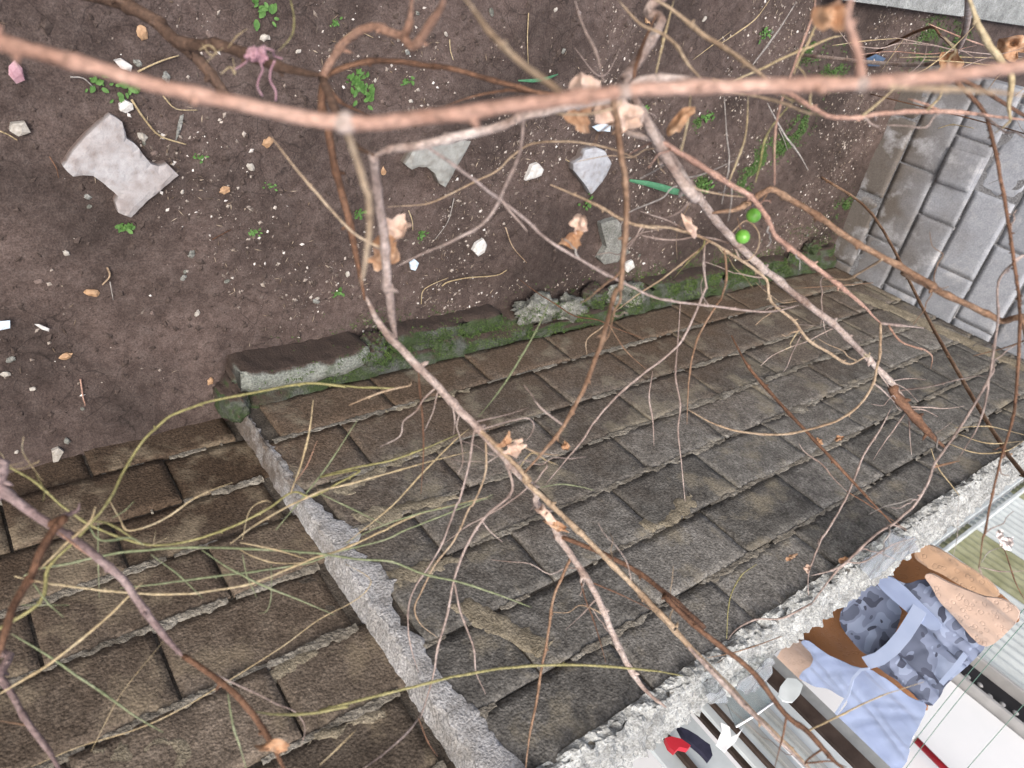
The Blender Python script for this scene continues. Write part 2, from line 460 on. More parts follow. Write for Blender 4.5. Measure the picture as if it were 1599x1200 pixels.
M_NAVY = simple("navy cloth", (.012, .013, .03), (.03, .03, .055), 30, .9)
M_LINE = simple("green washing line", (.09, .19, .15), (.14, .25, .20), 30, .5, 0)
M_WIRE = simple("dark wire", (.04, .04, .04), (.07, .07, .07), 30, .6, 0)
M_CONC = mortar_mat("pale concrete", (.17, .18, .178), (.25, .265, .262), (.34, .36, .357))
M_YARD = mortar_mat("yard concrete", (.20, .20, .19), (.28, .28, .27), (.36, .36, .35))
def glass_mat(name, col, rough, trans):
    m, nt, b = new_mat(name)
    b.inputs["Base Color"].default_value = (*col, 1); b.inputs["Roughness"].default_value = rough
    b.inputs["Transmission Weight"].default_value = trans; b.inputs["IOR"].default_value = 1.3
    return m
M_PLASTIC = glass_mat("cloudy plastic film", (.9, .93, .94), .25, .92)
M_PANE = glass_mat("dusty glass", (.62, .68, .68), .12, .75)
def berry_mat():
    m, nt, b = new_mat("green berry skin")
    nt.links.new(ramp(nt, tnoise(nt, pos(nt), 60, 2), [(.3, (.10, .30, .03)), (.7, (.17, .40, .07))]), b.inputs["Base Color"])
    b.inputs["Roughness"].default_value = .3; b.inputs["Subsurface Weight"].default_value = .1
    b.inputs["Subsurface Radius"].default_value = (.004, .006, .002)
    return m
M_BERRY = berry_mat()

# ------------------------------------------------------------------ the ground
def axis(spans):
    out = []
    for a, b, s in spans:
        n = max(1, round((b - a) / s)); out += [a + (b - a) * k / n for k in range(n)]
    out.append(spans[-1][1]); return out
def soil_h(x, y):
    p = Vector((x, y, 0))
    h = .022 * fbm(p, 3, 1.6) + .016 * fbm(p + Vector((5, 2, 0)), 4, 7) + .005 * noise.noise(p * 40)
    if y < -1.2 and x < .6: h += .06 * min(1, (-1.2 - y) / .28)        # banked against the set-back wall
    if x > 3.2: h += .05 * min(1, (x - 3.2) / .8)
    # slight hollow along the kerb
    return h
xs = axis([(-6, -1.4, .25), (-1.4, 4.3, .019), (4.3, 9, .2)])
ys = axis([(-1.62, .7, .019), (.7, 6, .3)])
vs = [(x, y, soil_h(x, y)) for y in ys for x in xs]
nx = len(xs)
fs = [(j * nx + i, j * nx + i + 1, (j + 1) * nx + i + 1, (j + 1) * nx + i) for j in range(len(ys) - 1) for i in range(nx - 1)]
soil = tag(link("soil", mesh("soil", vs, fs, True), None, M_SOIL), "dark brown damp soil strewn with pale grit", None, None, "structure")
yard = tag(link("yard_floor", mesh("yard_floor", [(-6, -8, -.004), (12, -8, -.004), (12, -1.63, -.004), (-6, -1.63, -.004)], [(0, 1, 2, 3)]), None, M_YARD), "grey concrete floor of the yard beyond the wall", None, None, "structure")
gnd = tag(link("ground", mesh("ground", [(-60, -60, -.12), (60, -60, -.12), (60, 60, -.12), (-60, 60, -.12)], [(0, 1, 2, 3)]), None, M_YARD), "surrounding ground", None, None, "structure")

# ------------------------------------------------------------------ block walls
def block_mesh(name, L, H, Tk, seed, rough=.004):
    """front face subdivided and worn; x along, z up, front faces +y at y=0, back at -Tk"""
    bm = bmesh.new()
    nx_, nz_ = max(4, int(L / .022)), 8
    rnd = Vector((seed * 3.7, seed * 1.3, seed * .7))
    grid = []
    for j in range(nz_ + 1):
        row = []
        for i in range(nx_ + 1):
            x = -L / 2 + L * i / nx_; z = -H / 2 + H * j / nz_
            e = min(i, nx_ - i, j, nz_ - j)
            p = Vector((x, 0, z)) + rnd
            d = rough * fbm(p, 3, 14) + rough * .6 * noise.noise(p * 70)
            if e == 0:
                d -= .0010 + rough * 1.2 * max(0, noise.noise(p * 28) - .1)
                x *= 1 - .003 * (1 + noise.noise(p * 30)); z *= 1 - .005 * (1 + noise.noise(p * 26 + Vector((4, 0, 0))))
            if e == 1 and noise.noise(p * 17) > .35: d -= rough * 1.5
            row.append(bm.verts.new((x, d, z)))
        grid.append(row)
    for j in range(nz_):
        for i in range(nx_):
            bm.faces.new((grid[j][i], grid[j + 1][i], grid[j + 1][i + 1], grid[j][i + 1]))
    back = [bm.verts.new((sx * L * .495, -Tk, sz * H * .49)) for sx, sz in ((-1, -1), (1, -1), (1, 1), (-1, 1))]
    bm.faces.new(back)
    ring = {'b': grid[0], 't': grid[-1], 'l': [r[0] for r in grid], 'r': [r[-1] for r in grid]}
    bm.faces.new(list(ring['b']) + [back[1], back[0]])
    bm.faces.new(list(reversed(ring['t'])) + [back[3], back[2]])
    bm.faces.new(list(reversed(ring['l'])) + [back[0], back[3]])
    bm.faces.new(list(ring['r']) + [back[2], back[1]])
    bmesh.ops.recalc_face_normals(bm, faces=bm.faces[:])
    me = bpy.data.meshes.new(name); bm.to_mesh(me); bm.free()
    me.polygons.foreach_set("use_smooth", [len(p.vertices) == 4 and abs(p.normal.y) > .5 for p in me.polygons])
    return me
BLK = {}
def get_block(L, H, k, mat):
    rg = .0015 if mat is M_BLOCKF else .0035
    key = (round(L, 2), round(H, 2), k, mat.name)
    if key not in BLK:
        me = block_mesh("block", L, H, .17, (int(L * 1000) * 7 + int(H * 1000) * 3 + k * 13) % 97, rg); me.materials.append(mat); BLK[key] = me
    return BLK[key]
GAP = .0065
def wall_blocks(root, frame, courses, x0, x1, offs, length, mat, rnd, jit=.004):
    """frame(u, z, out) -> world point & rotation ; u along wall"""
    for ci, (za, zb) in enumerate(courses):
        off = offs[ci % len(offs)]
        k0 = math.floor((x0 - off) / length)
        u = off + k0 * length
        while u < x1 - .02:
            a, b = max(u, x0), min(u + length, x1)
            if b - a > .05:
                me = get_block(b - a - GAP, zb - za - GAP * 1.1, rnd.randrange(4), mat)
                o = link("block", me, root)
                loc, rz = frame((a + b) / 2, (za + zb) / 2, rnd.uniform(-jit, jit))
                o.location = loc; o.rotation_euler = (rnd.uniform(-.006, .006), rnd.uniform(-.006, .006), rz + rnd.uniform(-.006, .006))
            u += length
def bead_mesh(name, pts_fn, x0, x1, seed, w=.011, prob=.0, step=.006, out=.008):
    """ragged squeezed mortar along a bed joint. pts_fn(u, dz, out)->point"""
    vs, fs = [], []
    n = int((x1 - x0) / step); ring = 8
    prev = False
    for i in range(n + 1):
        u = x0 + (x1 - x0) * i / n
        q = Vector((u * 3.1, seed, 0))
        a = .5 + .9 * noise.noise(q * 1.3) + .5 * noise.noise(q * 4.1) + .25 * noise.noise(q * 13)
        if a <= prob: prev = False; continue
        amp = min(1.0, (a - prob) * 2.0)
        up = w * (.36 + .8 * amp * (.6 + .9 * noise.noise(Vector((u * 37, seed, 3)))) + .25 * noise.noise(Vector((u * 120, seed, 3))))
        dn = w * (.32 + .5 * amp * (.6 + .9 * noise.noise(Vector((u * 31, seed, 8)))) + .25 * noise.noise(Vector((u * 130, seed, 8))))
        base = len(vs)
        for k in range(ring):
            t = k / (ring - 1)
            dz = -dn + (up + dn) * t
            prof = math.sin(math.pi * min(1, max(0, t ** .7))) ** .6 if 0 < k < ring - 1 else 0
            o_ = out * (.15 + .55 * amp) * prof * (1 + .8 * noise.noise(Vector((u * 70, dz * 90, seed)))) + out * .35 * noise.noise(Vector((u * 150, dz * 150, seed))) * prof
            vs.append(pts_fn(u, dz, o_ - (.006 if prof == 0 else .001)))
        if prev:
            for k in range(ring - 1):
                fs.append((base - ring + k, base + k, base + k + 1, base - ring + k + 1))
        prev = True
    return mesh(name, vs, fs, False)

YM, YL = -1.418, -1.48
rw = random.Random(3)
# --- main wall
wallA = empty("block_wall", (.62, YM, 0))
tag(wallA, "long dark concrete block wall with a rough mortar cope and mossy foot", "wall")
zz = [.10, .294, .525, .72, .912, 1.116, 1.315, 1.50]
coursesA = [(zz[i], zz[i + 1]) for i in range(7)]
inv = Vector((-.62, -YM, 0))
def frA(u, z, o): return Vector((u, YM + o, z)) + inv, math.pi * 0
def flip(fr):
    return fr
# front faces +y
wall_blocks(wallA, frA, coursesA, .62, 3.982, (.28, .08), .385, M_BLOCK, rw, .0022)
core = link("mortar", box_mesh("mortar", 3.36, .16, 1.56, 0), wallA, M_MORTARD); core.location = Vector((2.305, YM - .008 - .08, .72)) + inv
for i, z in enumerate(zz[1:-1]):
    me = bead_mesh("mortar_bead", lambda u, dz, o, z=z: Vector((u, YM + o, z + dz)) + inv, .64, 3.95, i * 7.3 + 1, .017, (.15, .25, .12, .18, .22, .32)[i], .006, .0045)
    link("mortar_bead", me, wallA, M_MORTAR)
# slurry smears: thin raised patches
def smear(root, inv_, poly, yface, seed, mat, th=.006, en=.02):
    def pl(u, v, h): return Vector((u, yface + h, v)) + inv_
    th = th * .8
    me = solid_sheet("mortar_smear", poly, .012, pl, .012, lambda u, v: th - .002 + .0055 * fbm(Vector((u, v, seed)), 3, 30), .004, seed, en, 38, True, .004)
    return link("mortar_smear", me, root, mat)
sm = [([(.70, .56), (.80, .54), (.95, .50), (1.12, .515), (1.10, .54), (.92, .545), (.80, .575), (.72, .60)], M_TAN),
      ([(.70, .66), (.86, .69), (1.00, .725), (.99, .745), (.84, .735), (.72, .75)], M_TAN),
      ([(.68, .88), (.80, .90), (.90, .925), (.86, .95), (.76, .945), (.69, .96)], M_TAN),
      ([(.76, 1.04), (.83, 1.06), (.90, 1.19), (.93, 1.26), (.87, 1.275), (.81, 1.16)], M_TAN),
      ([(1.40, 1.05), (1.48, 1.09), (1.60, 1.05), (1.66, 1.06), (1.62, 1.10), (1.52, 1.125), (1.42, 1.11)], M_TAN),
      ([(1.56, .87), (1.64, .90), (1.76, .905), (1.75, .925), (1.62, .925)], M_MORTAR),
      ([(2.30, .905), (2.42, .895), (2.56, .92), (2.44, .945), (2.34, .93)], M_MORTAR),
      ([(2.02, .715), (2.12, .70), (2.28, .725), (2.14, .745)], M_MORTAR),
      ([(2.85, .71), (2.98, .70), (3.1, .73), (2.95, .745)], M_MORTAR),
      ([(3.66, .30), (3.76, .28), (3.86, .60), (3.90, .95), (3.93, 1.3), (3.84, 1.3), (3.80, .98), (3.74, .62)], M_TAN),
      ([(.95, .29), (1.15, .285), (1.4, .295), (1.38, .31), (1.1, .315)], M_TAN)]
for k, (poly, m_) in enumerate(sm): smear(wallA, inv, poly, YM, k * 3 + 1, m_)
# corner band of mortar hanging over the end of the wall
def band_return():
    vs, fs = [], []
    nz = 200; ring = 12
    for j in range(nz + 1):
        z = .08 + 1.44 * j / nz
        for k in range(ring):
            t = k / (ring - 1)
            q = Vector((t * .075, z, 6))
            d = .007 * fbm(q, 4, 18) + .004 * fbm(q + Vector((3, 0, 0)), 2, 60)
            x = .598 + .018 * t - d
            y = YL - .012 + (YM + .003 - YL + .012) * t + d * .3
            vs.append(Vector((x, y, z)) + inv)
        if j:
            b = j * ring
            for k in range(ring - 1): fs.append((b - ring + k, b - ring + k + 1, b + k + 1, b + k))
    return mesh("corner_return", vs, fs, True)
link("corner_return", band_return(), wallA, M_SPLASH_SHADE)
edge_r = [(.10, .622), (.25, .626), (.38, .636), (.50, .640), (.60, .655), (.68, .685), (.74, .712), (.78, .675), (.85, .69), (.92, .71), (.98, .665), (1.04, .655), (1.10, .68), (1.16, .663), (1.24, .67), (1.30, .69), (1.38, .685), (1.45, .70), (1.52, .715)]
poly = [(.612, .09)] + [(x - .012 + (.012 if z < .5 else 0), z) for z, x in edge_r] + [(.612, 1.52), (.609, 1.2), (.614, .9), (.610, .6), (.613, .3)]
me = solid_sheet("corner_mortar", poly, .011, lambda u, v, h: Vector((u, YM + h, v)) + inv, .014, lambda u, v: .004 + .005 * fbm(Vector((u, v, 2)), 4, 20), .003, 77, .013, 55, True, .004)
link("corner_mortar", me, wallA, M_SPLASH_SHADE)
# cope: lumpy mortar bed along the top
def cope(name, x0, x1, y0, y1, z, inv_, seed):
    vs, fs = [], []
    st = .0075
    n = int((x1 - x0) / st)
    W_ = y1 - y0; Hh = .045
    ring = 42; per = W_ + 2 * Hh
    for i in range(n + 1):
        x = x0 + (x1 - x0) * i / n
        for k in range(ring):
            d = per * k / (ring - 1)
            if d < Hh: y, zz_, nv = y1, z - Hh + d, Vector((0, 1, .15))
            elif d < Hh + W_: y, zz_, nv = y1 - (d - Hh), z, Vector((0, 0, 1))
            else: y, zz_, nv = y0, z - (d - Hh - W_), Vector((0, -1, .15))
            e = min(abs(d - Hh), abs(d - Hh - W_))
            if e < .03: nv = (nv + Vector((0, (1 if d < per / 2 else -1) * .7, .7)) * (1 - e / .03)).normalized()
            rnd_ = -.012 * max(0, 1 - e / .02)
            q = Vector((x, y, zz_ + seed))
            cell = noise.voronoi(q * 30)[0]
            h = .018 * fbm(q, 3, 10) + .014 * min(.8, cell[1] - cell[0]) + .012 * noise.noise(q * 48) - .016 * abs(noise.noise(q * 27)) + .006 * noise.noise(q * 110) + rnd_
            fade = 0 if k in (0, ring - 1) else 1
            jit_ = Vector((noise.noise(q * 60), 0, noise.noise(q * 60 + Vector((3, 0, 0))))) * .005
            vs.append(Vector((x, y, zz_)) + nv * (h * fade - (.03 if not fade else 0)) + jit_ + inv_)
        if i:
            b = i * ring
            for k in range(ring - 1): fs.append((b - ring + k, b + k, b + k + 1, b - ring + k + 1))
    return mesh(name, vs, fs, False)
link("cope", cope("cope", .59, 3.99, YM - .215, YM + .012, 1.512, inv, 2.0), wallA, M_COPE)

# --- kerb footing (part of the wall's mossy foot): kerb stones, rubble lumps
foot = empty("kerb_footing", (.6, -1.3, 0)); tag(foot, "low mossy concrete kerb along the foot of the dark block wall", "kerb")
invF = Vector((-.6, 1.3, 0))
def lump(name, c, s, seed, mat, parent, inv_, sub=3, rough=.25, flat=.0):
    bm = bmesh.new(); bmesh.ops.create_icosphere(bm, subdivisions=sub, radius=1)
    for v in bm.verts:
        p = v.co.copy(); d = 1 + rough * fbm(p + Vector((seed, 0, 0)), 3, 1.6) + rough * .35 * noise.noise(p * 6 + Vector((seed, 0, 0)))
        v.co = Vector((p.x * s[0] * d, p.y * s[1] * d, p.z * s[2] * d))
    me = bpy.data.meshes.new(name); bm.to_mesh(me); bm.free()
    me.polygons.foreach_set("use_smooth", [True] * len(me.polygons))
    o = link(name, me, parent, mat); o.location = Vector(c) + inv_
    return o
def kerbstone(x0, x1, yf, yb, z0, z1, seed, mat, name="kerb_stone"):
    """worn, slightly sagging kerb piece"""
    vs, fs = [], []
    n = max(6, int((x1 - x0) / .012)); K = 22
    yaw = .05 * noise.noise(Vector((seed, 1, 0))); roll = .05 * noise.noise(Vector((seed, 2, 0)))
    D_ = yf - yb; H_ = z1 - z0; per = H_ + D_ + H_
    for i in range(n + 1):
        x = x0 + (x1 - x0) * i / n
        endf = min(i, n - i) * (x1 - x0) / n
        for k in range(K):
            d = per * k / (K - 1)
            if d < H_: y, z, nv = yf, z0 + d, Vector((0, 1, 0))
            elif d < H_ + D_: y, z, nv = yf - (d - H_), z1, Vector((0, 0, 1))
            else: y, z, nv = yb, z1 - (d - H_ - D_), Vector((0, -1, 0))
            e = min(abs(d - H_), abs(d - H_ - D_))
            q = Vector((x, y, z + seed))
            h = .016 * fbm(q, 3, 9) + .007 * noise.noise(q * 38) - .014 * max(0, 1 - e / .025) * (1 + noise.noise(q * 14)) - .014 * max(0, 1 - endf / .025)
            chip = noise.noise(Vector((x * 8, seed, 4)))
            if chip > .25 and e < .03: h -= .03 * (chip - .25)
            yy = y + yaw * (x - (x0 + x1) / 2) - .018 * math.sin((x - x0) / (x1 - x0) * 3.1) * (1 if seed == 1 else .4)
            zz_ = z + roll * (x - (x0 + x1) / 2)
            vs.append(Vector((x, yy, zz_)) + nv * h + invF)
        if i:
            b = i * K
            for k in range(K - 1): fs.append((b - K + k, b - K + k + 1, b + k + 1, b + k))
    fs.append(tuple(range(K))); fs.append(tuple(reversed(range(n * K, n * K + K))))
    me = mesh(name, vs, fs, True)
    bm = bmesh.new(); bm.from_mesh(me); bmesh.ops.recalc_face_normals(bm, faces=bm.faces[:]); bm.to_mesh(me); bm.free()
    return link(name, me, foot, mat)
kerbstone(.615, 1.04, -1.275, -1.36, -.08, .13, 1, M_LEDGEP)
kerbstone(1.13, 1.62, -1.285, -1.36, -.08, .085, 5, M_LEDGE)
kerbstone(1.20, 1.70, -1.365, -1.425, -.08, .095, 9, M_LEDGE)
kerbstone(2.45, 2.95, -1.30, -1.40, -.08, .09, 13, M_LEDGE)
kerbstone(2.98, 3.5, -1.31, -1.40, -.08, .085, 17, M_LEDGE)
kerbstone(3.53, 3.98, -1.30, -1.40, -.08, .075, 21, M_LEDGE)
for i, (x, y, z, s) in enumerate([(1.80, -1.31, .07, (.10, .05, .05)), (1.96, -1.325, .08, (.075, .045, .05)), (2.12, -1.32, .05, (.06, .05, .05)), (2.30, -1.34, .06, (.11, .06, .045)), (1.08, -1.34, .07, (.05, .055, .05)), (2.02, -1.39, .07, (.3, .04, .05)), (3.72, -1.28, .06, (.05, .04, .04))]):
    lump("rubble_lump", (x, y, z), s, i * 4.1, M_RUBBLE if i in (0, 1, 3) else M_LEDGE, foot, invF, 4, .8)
# mortar haunch that fills between kerb and wall
def haunch():
    vs, fs = [], []
    n = 220
    for i in range(n + 1):
        x = .60 + 3.38 * i / n
        for k in range(9):
            t = k / 8
            y = -1.315 - .112 * t
            q = Vector((x * 9, y * 22, 3))
            vs.append(Vector((x, y, .045 + .065 * t ** .7 + .03 * noise.noise(q) + .012 * noise.noise(q * 3.7) - (.12 if k == 0 else 0))) + invF)
        if i:
            b = i * 9
            for k in range(8): fs.append((b - 9 + k, b - 9 + k + 1, b + k + 1, b + k))
    return mesh("haunch", vs, fs, True)
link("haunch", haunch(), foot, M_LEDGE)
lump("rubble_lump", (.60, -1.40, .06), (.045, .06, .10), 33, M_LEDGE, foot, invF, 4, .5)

# --- set-back wall on the left
wallB = empty("block_wall", (-.9, YL, 0))
tag(wallB, "damp brown block wall set back beyond the mortar-smeared corner", "wall")
invB = Vector((.9, -YL, 0))
zl = [-.03, .17, .365, .545, .735, .95, 1.15, 1.34, 1.50]
wall_blocks(wallB, lambda u, z, o: (Vector((u, YL + o, z)) + invB, 0), [(zl[i], zl[i + 1]) for i in range(8)], -2.3, .624, (.185, .364 - .392), .392, M_BLOCKL, rw, .006)
c_ = link("mortar", box_mesh("mortar", 2.9, .15, 1.60, 0), wallB, M_MORTARD); c_.location = Vector((-.85, YL - .010 - .075, .70)) + invB
for i, z in enumerate(zl[1:-1]):
    me = bead_mesh("mortar_bead", lambda u, dz, o, z=z: Vector((u, YL + o, z + dz)) + invB, -2.2, .58, i * 5.1 + 40, .019, (.5, .45, .35, .22, .18, .25, .3)[i], .006, .006)
    link("mortar_bead", me, wallB, M_MORTAR)
for k, poly in enumerate([[(.02, .96), (.12, .98), (.22, 1.06), (.20, 1.10), (.06, 1.12), (.0, 1.05)], [(.30, .955), (.45, .96), (.5, .985), (.36, .99)], [(-.3, .74), (-.1, .745), (.08, .76), (-.1, .785)], [(.36, 1.15), (.5, 1.155), (.56, 1.19), (.42, 1.18)]]):
    smear(wallB, invB, poly, YL, 60 + k, M_TAN, .005)
link("cope", cope("cope", -2.3, .575, YL - .2, YL + .012, 1.512, invB, 12.0), wallB, M_COPE)

# --- far cross wall
XF = 4.0
wallC = empty("block_wall", (XF, -.75, 0))
tag(wallC, "pale blue-grey block wall closing the far end of the soil strip", "wall")
invC = Vector((-XF, .75, 0))
zf = [-.03, .19, .39, .585, .785, .985, 1.185, 1.385, 1.585, 1.785, 1.985]
# u = -y ; front faces -x
def frC(u, z, o): return Vector((XF - o, -u, z)) + invC, math.pi / 2
wall_blocks(wallC, frC, [(zf[i], zf[i + 1]) for i in range(10)], .33, 1.60, (.19, .39), .40, M_BLOCKF, rw, .003)
c_ = link("mortar", box_mesh("mortar", .15, 1.25, 2.0, 0), wallC, M_MORTARF); c_.location = Vector((XF + .0785, -.965, .98)) + invC
for i, z in enumerate(zf[1:-1]):
    me = bead_mesh("mortar_bead", lambda u, dz, o, z=z: Vector((XF - o, -u, z + dz)) + invC, .34, 1.40, i * 3.9 + 90, .011, .75, .006, .003)
    link("mortar_bead", me, wallC, simple("pale mortar", (.27, .275, .29), (.36, .37, .385), 60) if i == 0 else bpy.data.materials["pale mortar"])
o = link("block", get_block(.17, .17, 9, M_BLOCKF), wallC); o.location = Vector((XF - .018, -.73, .485)) + invC; o.rotation_euler = (0, .02, math.pi / 2)

# --- concrete step along the house side
def rough_box(name, x0, x1, y0, y1, z0, z1, st=.03, amp=.008, seed=0):
    bm = bmesh.new()
    bmesh.ops.create_cube(bm, size=1)
    bmesh.ops.subdivide_edges(bm, edges=bm.edges[:], cuts=12, use_grid_fill=True)
    for v in bm.verts:
        p = Vector(((v.co.x + .5) * (x1 - x0) + x0, (v.co.y + .5) * (y1 - y0) + y0, (v.co.z + .5) * (z1 - z0) + z0))
        q = p * 9 + Vector((seed, 0, 0))
        v.co = p + Vector((noise.noise(q), noise.noise(q + Vector((7, 0, 0))), noise.noise(q + Vector((0, 7, 0))))) * amp
    me = bpy.data.meshes.new(name); bm.to_mesh(me); bm.free(); return me
step_o = link("concrete_step", rough_box("concrete_step", 3.05, 8.0, -.115, .9, -.1, .11), None, M_CONC)
tag(step_o, "pale concrete step beside the far end of the soil strip", "step")

# ------------------------------------------------------------------ the yard beyond the wall
def pane_obj(name, pts3, thick, mat, nrm, parent=None, inv_=Vector((0, 0, 0))):
    """flat board from 3D outline points, thickened along nrm"""
    n = len(pts3); nv = Vector(nrm)
    vs = [p + inv_ for p in pts3] + [p - nv * thick + inv_ for p in pts3]
    fs = [tuple(range(n)), tuple(reversed(range(n, 2 * n)))] + [(i, i + n, (i + 1) % n + n, (i + 1) % n) for i in range(n)]
    me = mesh(name, vs, fs)
    bm = bmesh.new(); bm.from_mesh(me); bmesh.ops.recalc_face_normals(bm, faces=bm.faces[:])
    bmesh.ops.bevel(bm, geom=bm.edges[:], offset=min(.002, thick * .2), segments=1, affect='EDGES'); bm.to_mesh(me); bm.free()
    return link(name, me, parent, mat)
YB = -3.2
# corrugated sheets in a light frame, parallel to the block wall
fence = empty("corrugated_screen", (5.6, YB, 0)); tag(fence, "screen of pale corrugated metal sheets behind the washing", "screen")
invFe = Vector((-5.6, -YB, 0))
def corrug(x0, x1, z0, z1, y, amp=.012, pitch=.076):
    n = int((x1 - x0) / pitch * 10); vs, fs = [], []
    for i in range(n + 1):
        x = x0 + (x1 - x0) * i / n
        w = math.sin(x / pitch * 2 * math.pi); w = math.copysign(abs(w) ** .6, w)
        for z in (z0, z1): vs.append(Vector((x, y + amp * w, z)) + invFe)
        for z in (z0, z1): vs.append(Vector((x, y + amp * w - .0015, z)) + invFe)
        if i:
            b = i * 4
            fs += [(b - 4, b, b + 1, b - 3), (b - 2, b - 1, b + 3, b + 2), (b - 4, b - 2, b + 2, b), (b - 3, b + 1, b + 3, b - 1)]
    return mesh("sheet", vs, fs)
for k, (a, b, m_) in enumerate([(4.17, 4.98, M_METAL), (5.0, 5.42, M_METALG), (5.43, 6.2, M_METAL), (6.21, 7.4, M_METALG), (7.41, 8.6, M_METAL)]):
    link("sheet", corrug(a, b, 1.13, 2.9, YB + (.004 if k % 2 else 0)), fence, m_)
for z, h in ((1.10, .06), (1.19, .025)):
    o = link("rail", box_mesh("rail", 4.5, .05, h, .004), fence, M_WBOARD); o.location = Vector((6.4, YB + .045, z)) + invFe
o = link("rail", box_mesh("rail", 4.5, .04, .10, .004), fence, M_WOOD); o.location = Vector((6.4, YB + .03, 1.01)) + invFe
o = link("base_board", box_mesh("base_board", 4.5, .03, .96, .004), fence, M_GBOARD); o.location = Vector((6.4, YB, .48)) + invFe
# white panel with dark glazed strip
wp = empty("white_wall_panel", (3.2, YB, 0)); tag(wp, "bright white panel wall behind the blue vests", "panel")
invW = Vector((-3.2, -YB, 0))
o = link("panel", box_mesh("panel", 2.55, .06, 2.9, .004), wp, M_WPANEL); o.location = Vector((2.61, YB, 1.45)) + invW
fr = empty("framed_slot", (4.03, YB + .01, 1.2)); tag(fr, "narrow dark slot in a grey metal frame at the white panel's edge", "frame")
invSl = Vector((-4.03, -YB - .01, -1.2))
for nm, x, y, z, sx, sy, sz, m_ in (("back_plate", 4.028, YB + .005, 1.95, .20, .02, .62, M_BLACK), ("frame_side", 3.912, YB + .045, 1.95, .022, .08, .66, M_ALU), ("frame_side", 4.142, YB + .045, 1.95, .022, .08, .66, M_ALU), ("frame_end", 4.027, YB + .045, 1.63, .206, .08, .022, M_ALU)):
    o = link(nm, box_mesh(nm, sx, sy, sz, .003), fr, m_); o.location = Vector((x, y, z)) + invSl
o = link("foot", box_mesh("foot", .24, .05, 1.6, .003), fr, M_WPANEL); o.location = Vector((4.03, YB + .02, .80)) + invSl
for k in range(7):
    o = lump("glint_bead", (3.99 + .012 * (k % 3), YB + .03, 1.70 + k * .065), (.014, .01, .016), k * 2.2, M_ALU, fr, invSl, 2, .3)

# clotheslines: run across the yard, perpendicular to the wall
def tube_mesh(name, pts, r, sides=5, inv_=Vector((0, 0, 0)), closed_ends=True, rough=0.0, seed=0):
    """pts list of Vector, r list of radii"""
    vs, fs = [], []
    n = len(pts)
    t0 = (pts[1] - pts[0]).normalized()
    up = Vector((0, 0, 1)) if abs(t0.z) < .9 else Vector((1, 0, 0))
    nrm = (up - t0 * up.dot(t0)).normalized()
    for i in range(n):
        t = (pts[min(i + 1, n - 1)] - pts[max(i - 1, 0)])
        if t.length < 1e-9: t = t0
        t.normalize()
        nrm = (nrm - t * nrm.dot(t)); nrm.normalize()
        bn = t.cross(nrm)
        for k in range(sides):
            a = 2 * math.pi * k / sides
            rr = r[i] * (1 + (rough * noise.noise(Vector((i * .45, k * 1.9, seed))) if rough else 0))
            vs.append(pts[i] + (nrm * math.cos(a) + bn * math.sin(a)) * rr + inv_)
        if i:
            b = i * sides
            for k in range(sides): fs.append((b - sides + k, b - sides + (k + 1) % sides, b + (k + 1) % sides, b + k))
    if closed_ends:
        fs.append(tuple(reversed(range(sides)))); fs.append(tuple(range((n - 1) * sides, n * sides)))
    return mesh(name, vs, fs, True)
XC = 2.8
def washing_line(x, y0, y1, z, sag, label, x1=None):
    pts = []
    for i in range(33):
        t = i / 32
        pts.append(Vector((x + ((x1 or x) - x) * t, y0 + (y1 - y0) * t, z - sag * 4 * t * (1 - t))))
    o = link("washing_line", tube_mesh("washing_line", pts, [.0014] * 33, 6), None, M_LINE)
    tag(o, label, "line"); return o
washing_line(XC, -1.52, -3.17, 1.835, .02, "thin green washing line holding the blue vests and the peach blanket")
washing_line(XC + .13, -1.52, -3.17, 1.86, .02, "thin green washing line strung behind the blue vests")
washing_line(3.35, -1.55, -3.17, 2.02, .01, "thin green line crossing in front of the white panel", 3.0)
for nm, y, lab in (("line_post", -3.19, "pole holding the washing lines by the white panel"),):
    pass

def cloth(name, px, X, mat, label, cat, fold=.02, fs_=14, seed=0, step=.018, parent=None, thick=.0025, lean=0.0):
    """garment outline given as points on the hanging plane at distance X, folds vary across the cloth"""
    pts = [at_x(x, y, X) for x, y in px]
    n_ = len(pts); sm_ = []
    for i in range(n_):
        p0, p1, p2, p3 = pts[i - 1], pts[i], pts[(i + 1) % n_], pts[(i + 2) % n_]
        for j in range(3):
            t = j / 3; sm_.append(.5 * ((2 * p1) + (p2 - p0) * t + (2 * p0 - 5 * p1 + 4 * p2 - p3) * t * t + (3 * p1 - p0 - 3 * p2 + p3) * t ** 3))
    poly = [(p.y, p.z) for p in sm_]
    def disp(u, v): return fold * (.8 * noise.noise(Vector((u * fs_ * .8, v * 1.6, seed))) - .7 * abs(noise.noise(Vector((u * fs_ * 1.3 + v * 3, v * 2.2, seed + 5)))) - .25 * abs(noise.noise(Vector((u * 14 - v * 17, v * 9, seed)))))
    def pl(u, v, h): return Vector((X - h + lean * (1.85 - v), u, v))
    me = solid_sheet(name, poly, step, pl, thick, disp, .003, seed, 0)
    o = link(name, me, parent, mat)
    if label: tag(o, label, cat)
    return o
# back blanket, its shadow painted in as a brown pile
cloth("blanket", [(1592, 955), (1545, 1003), (1455, 1093), (1436, 1112), (1330, 1095), (1230, 1010), (1200, 960), (1330, 840), (1400, 820), (1480, 880)], XC + .135, M_BLANK_DEEPSHADE, "textured blanket with brown painted shade hanging behind the blue vests", "blanket", .02, 9, 3, .03, None, .008)
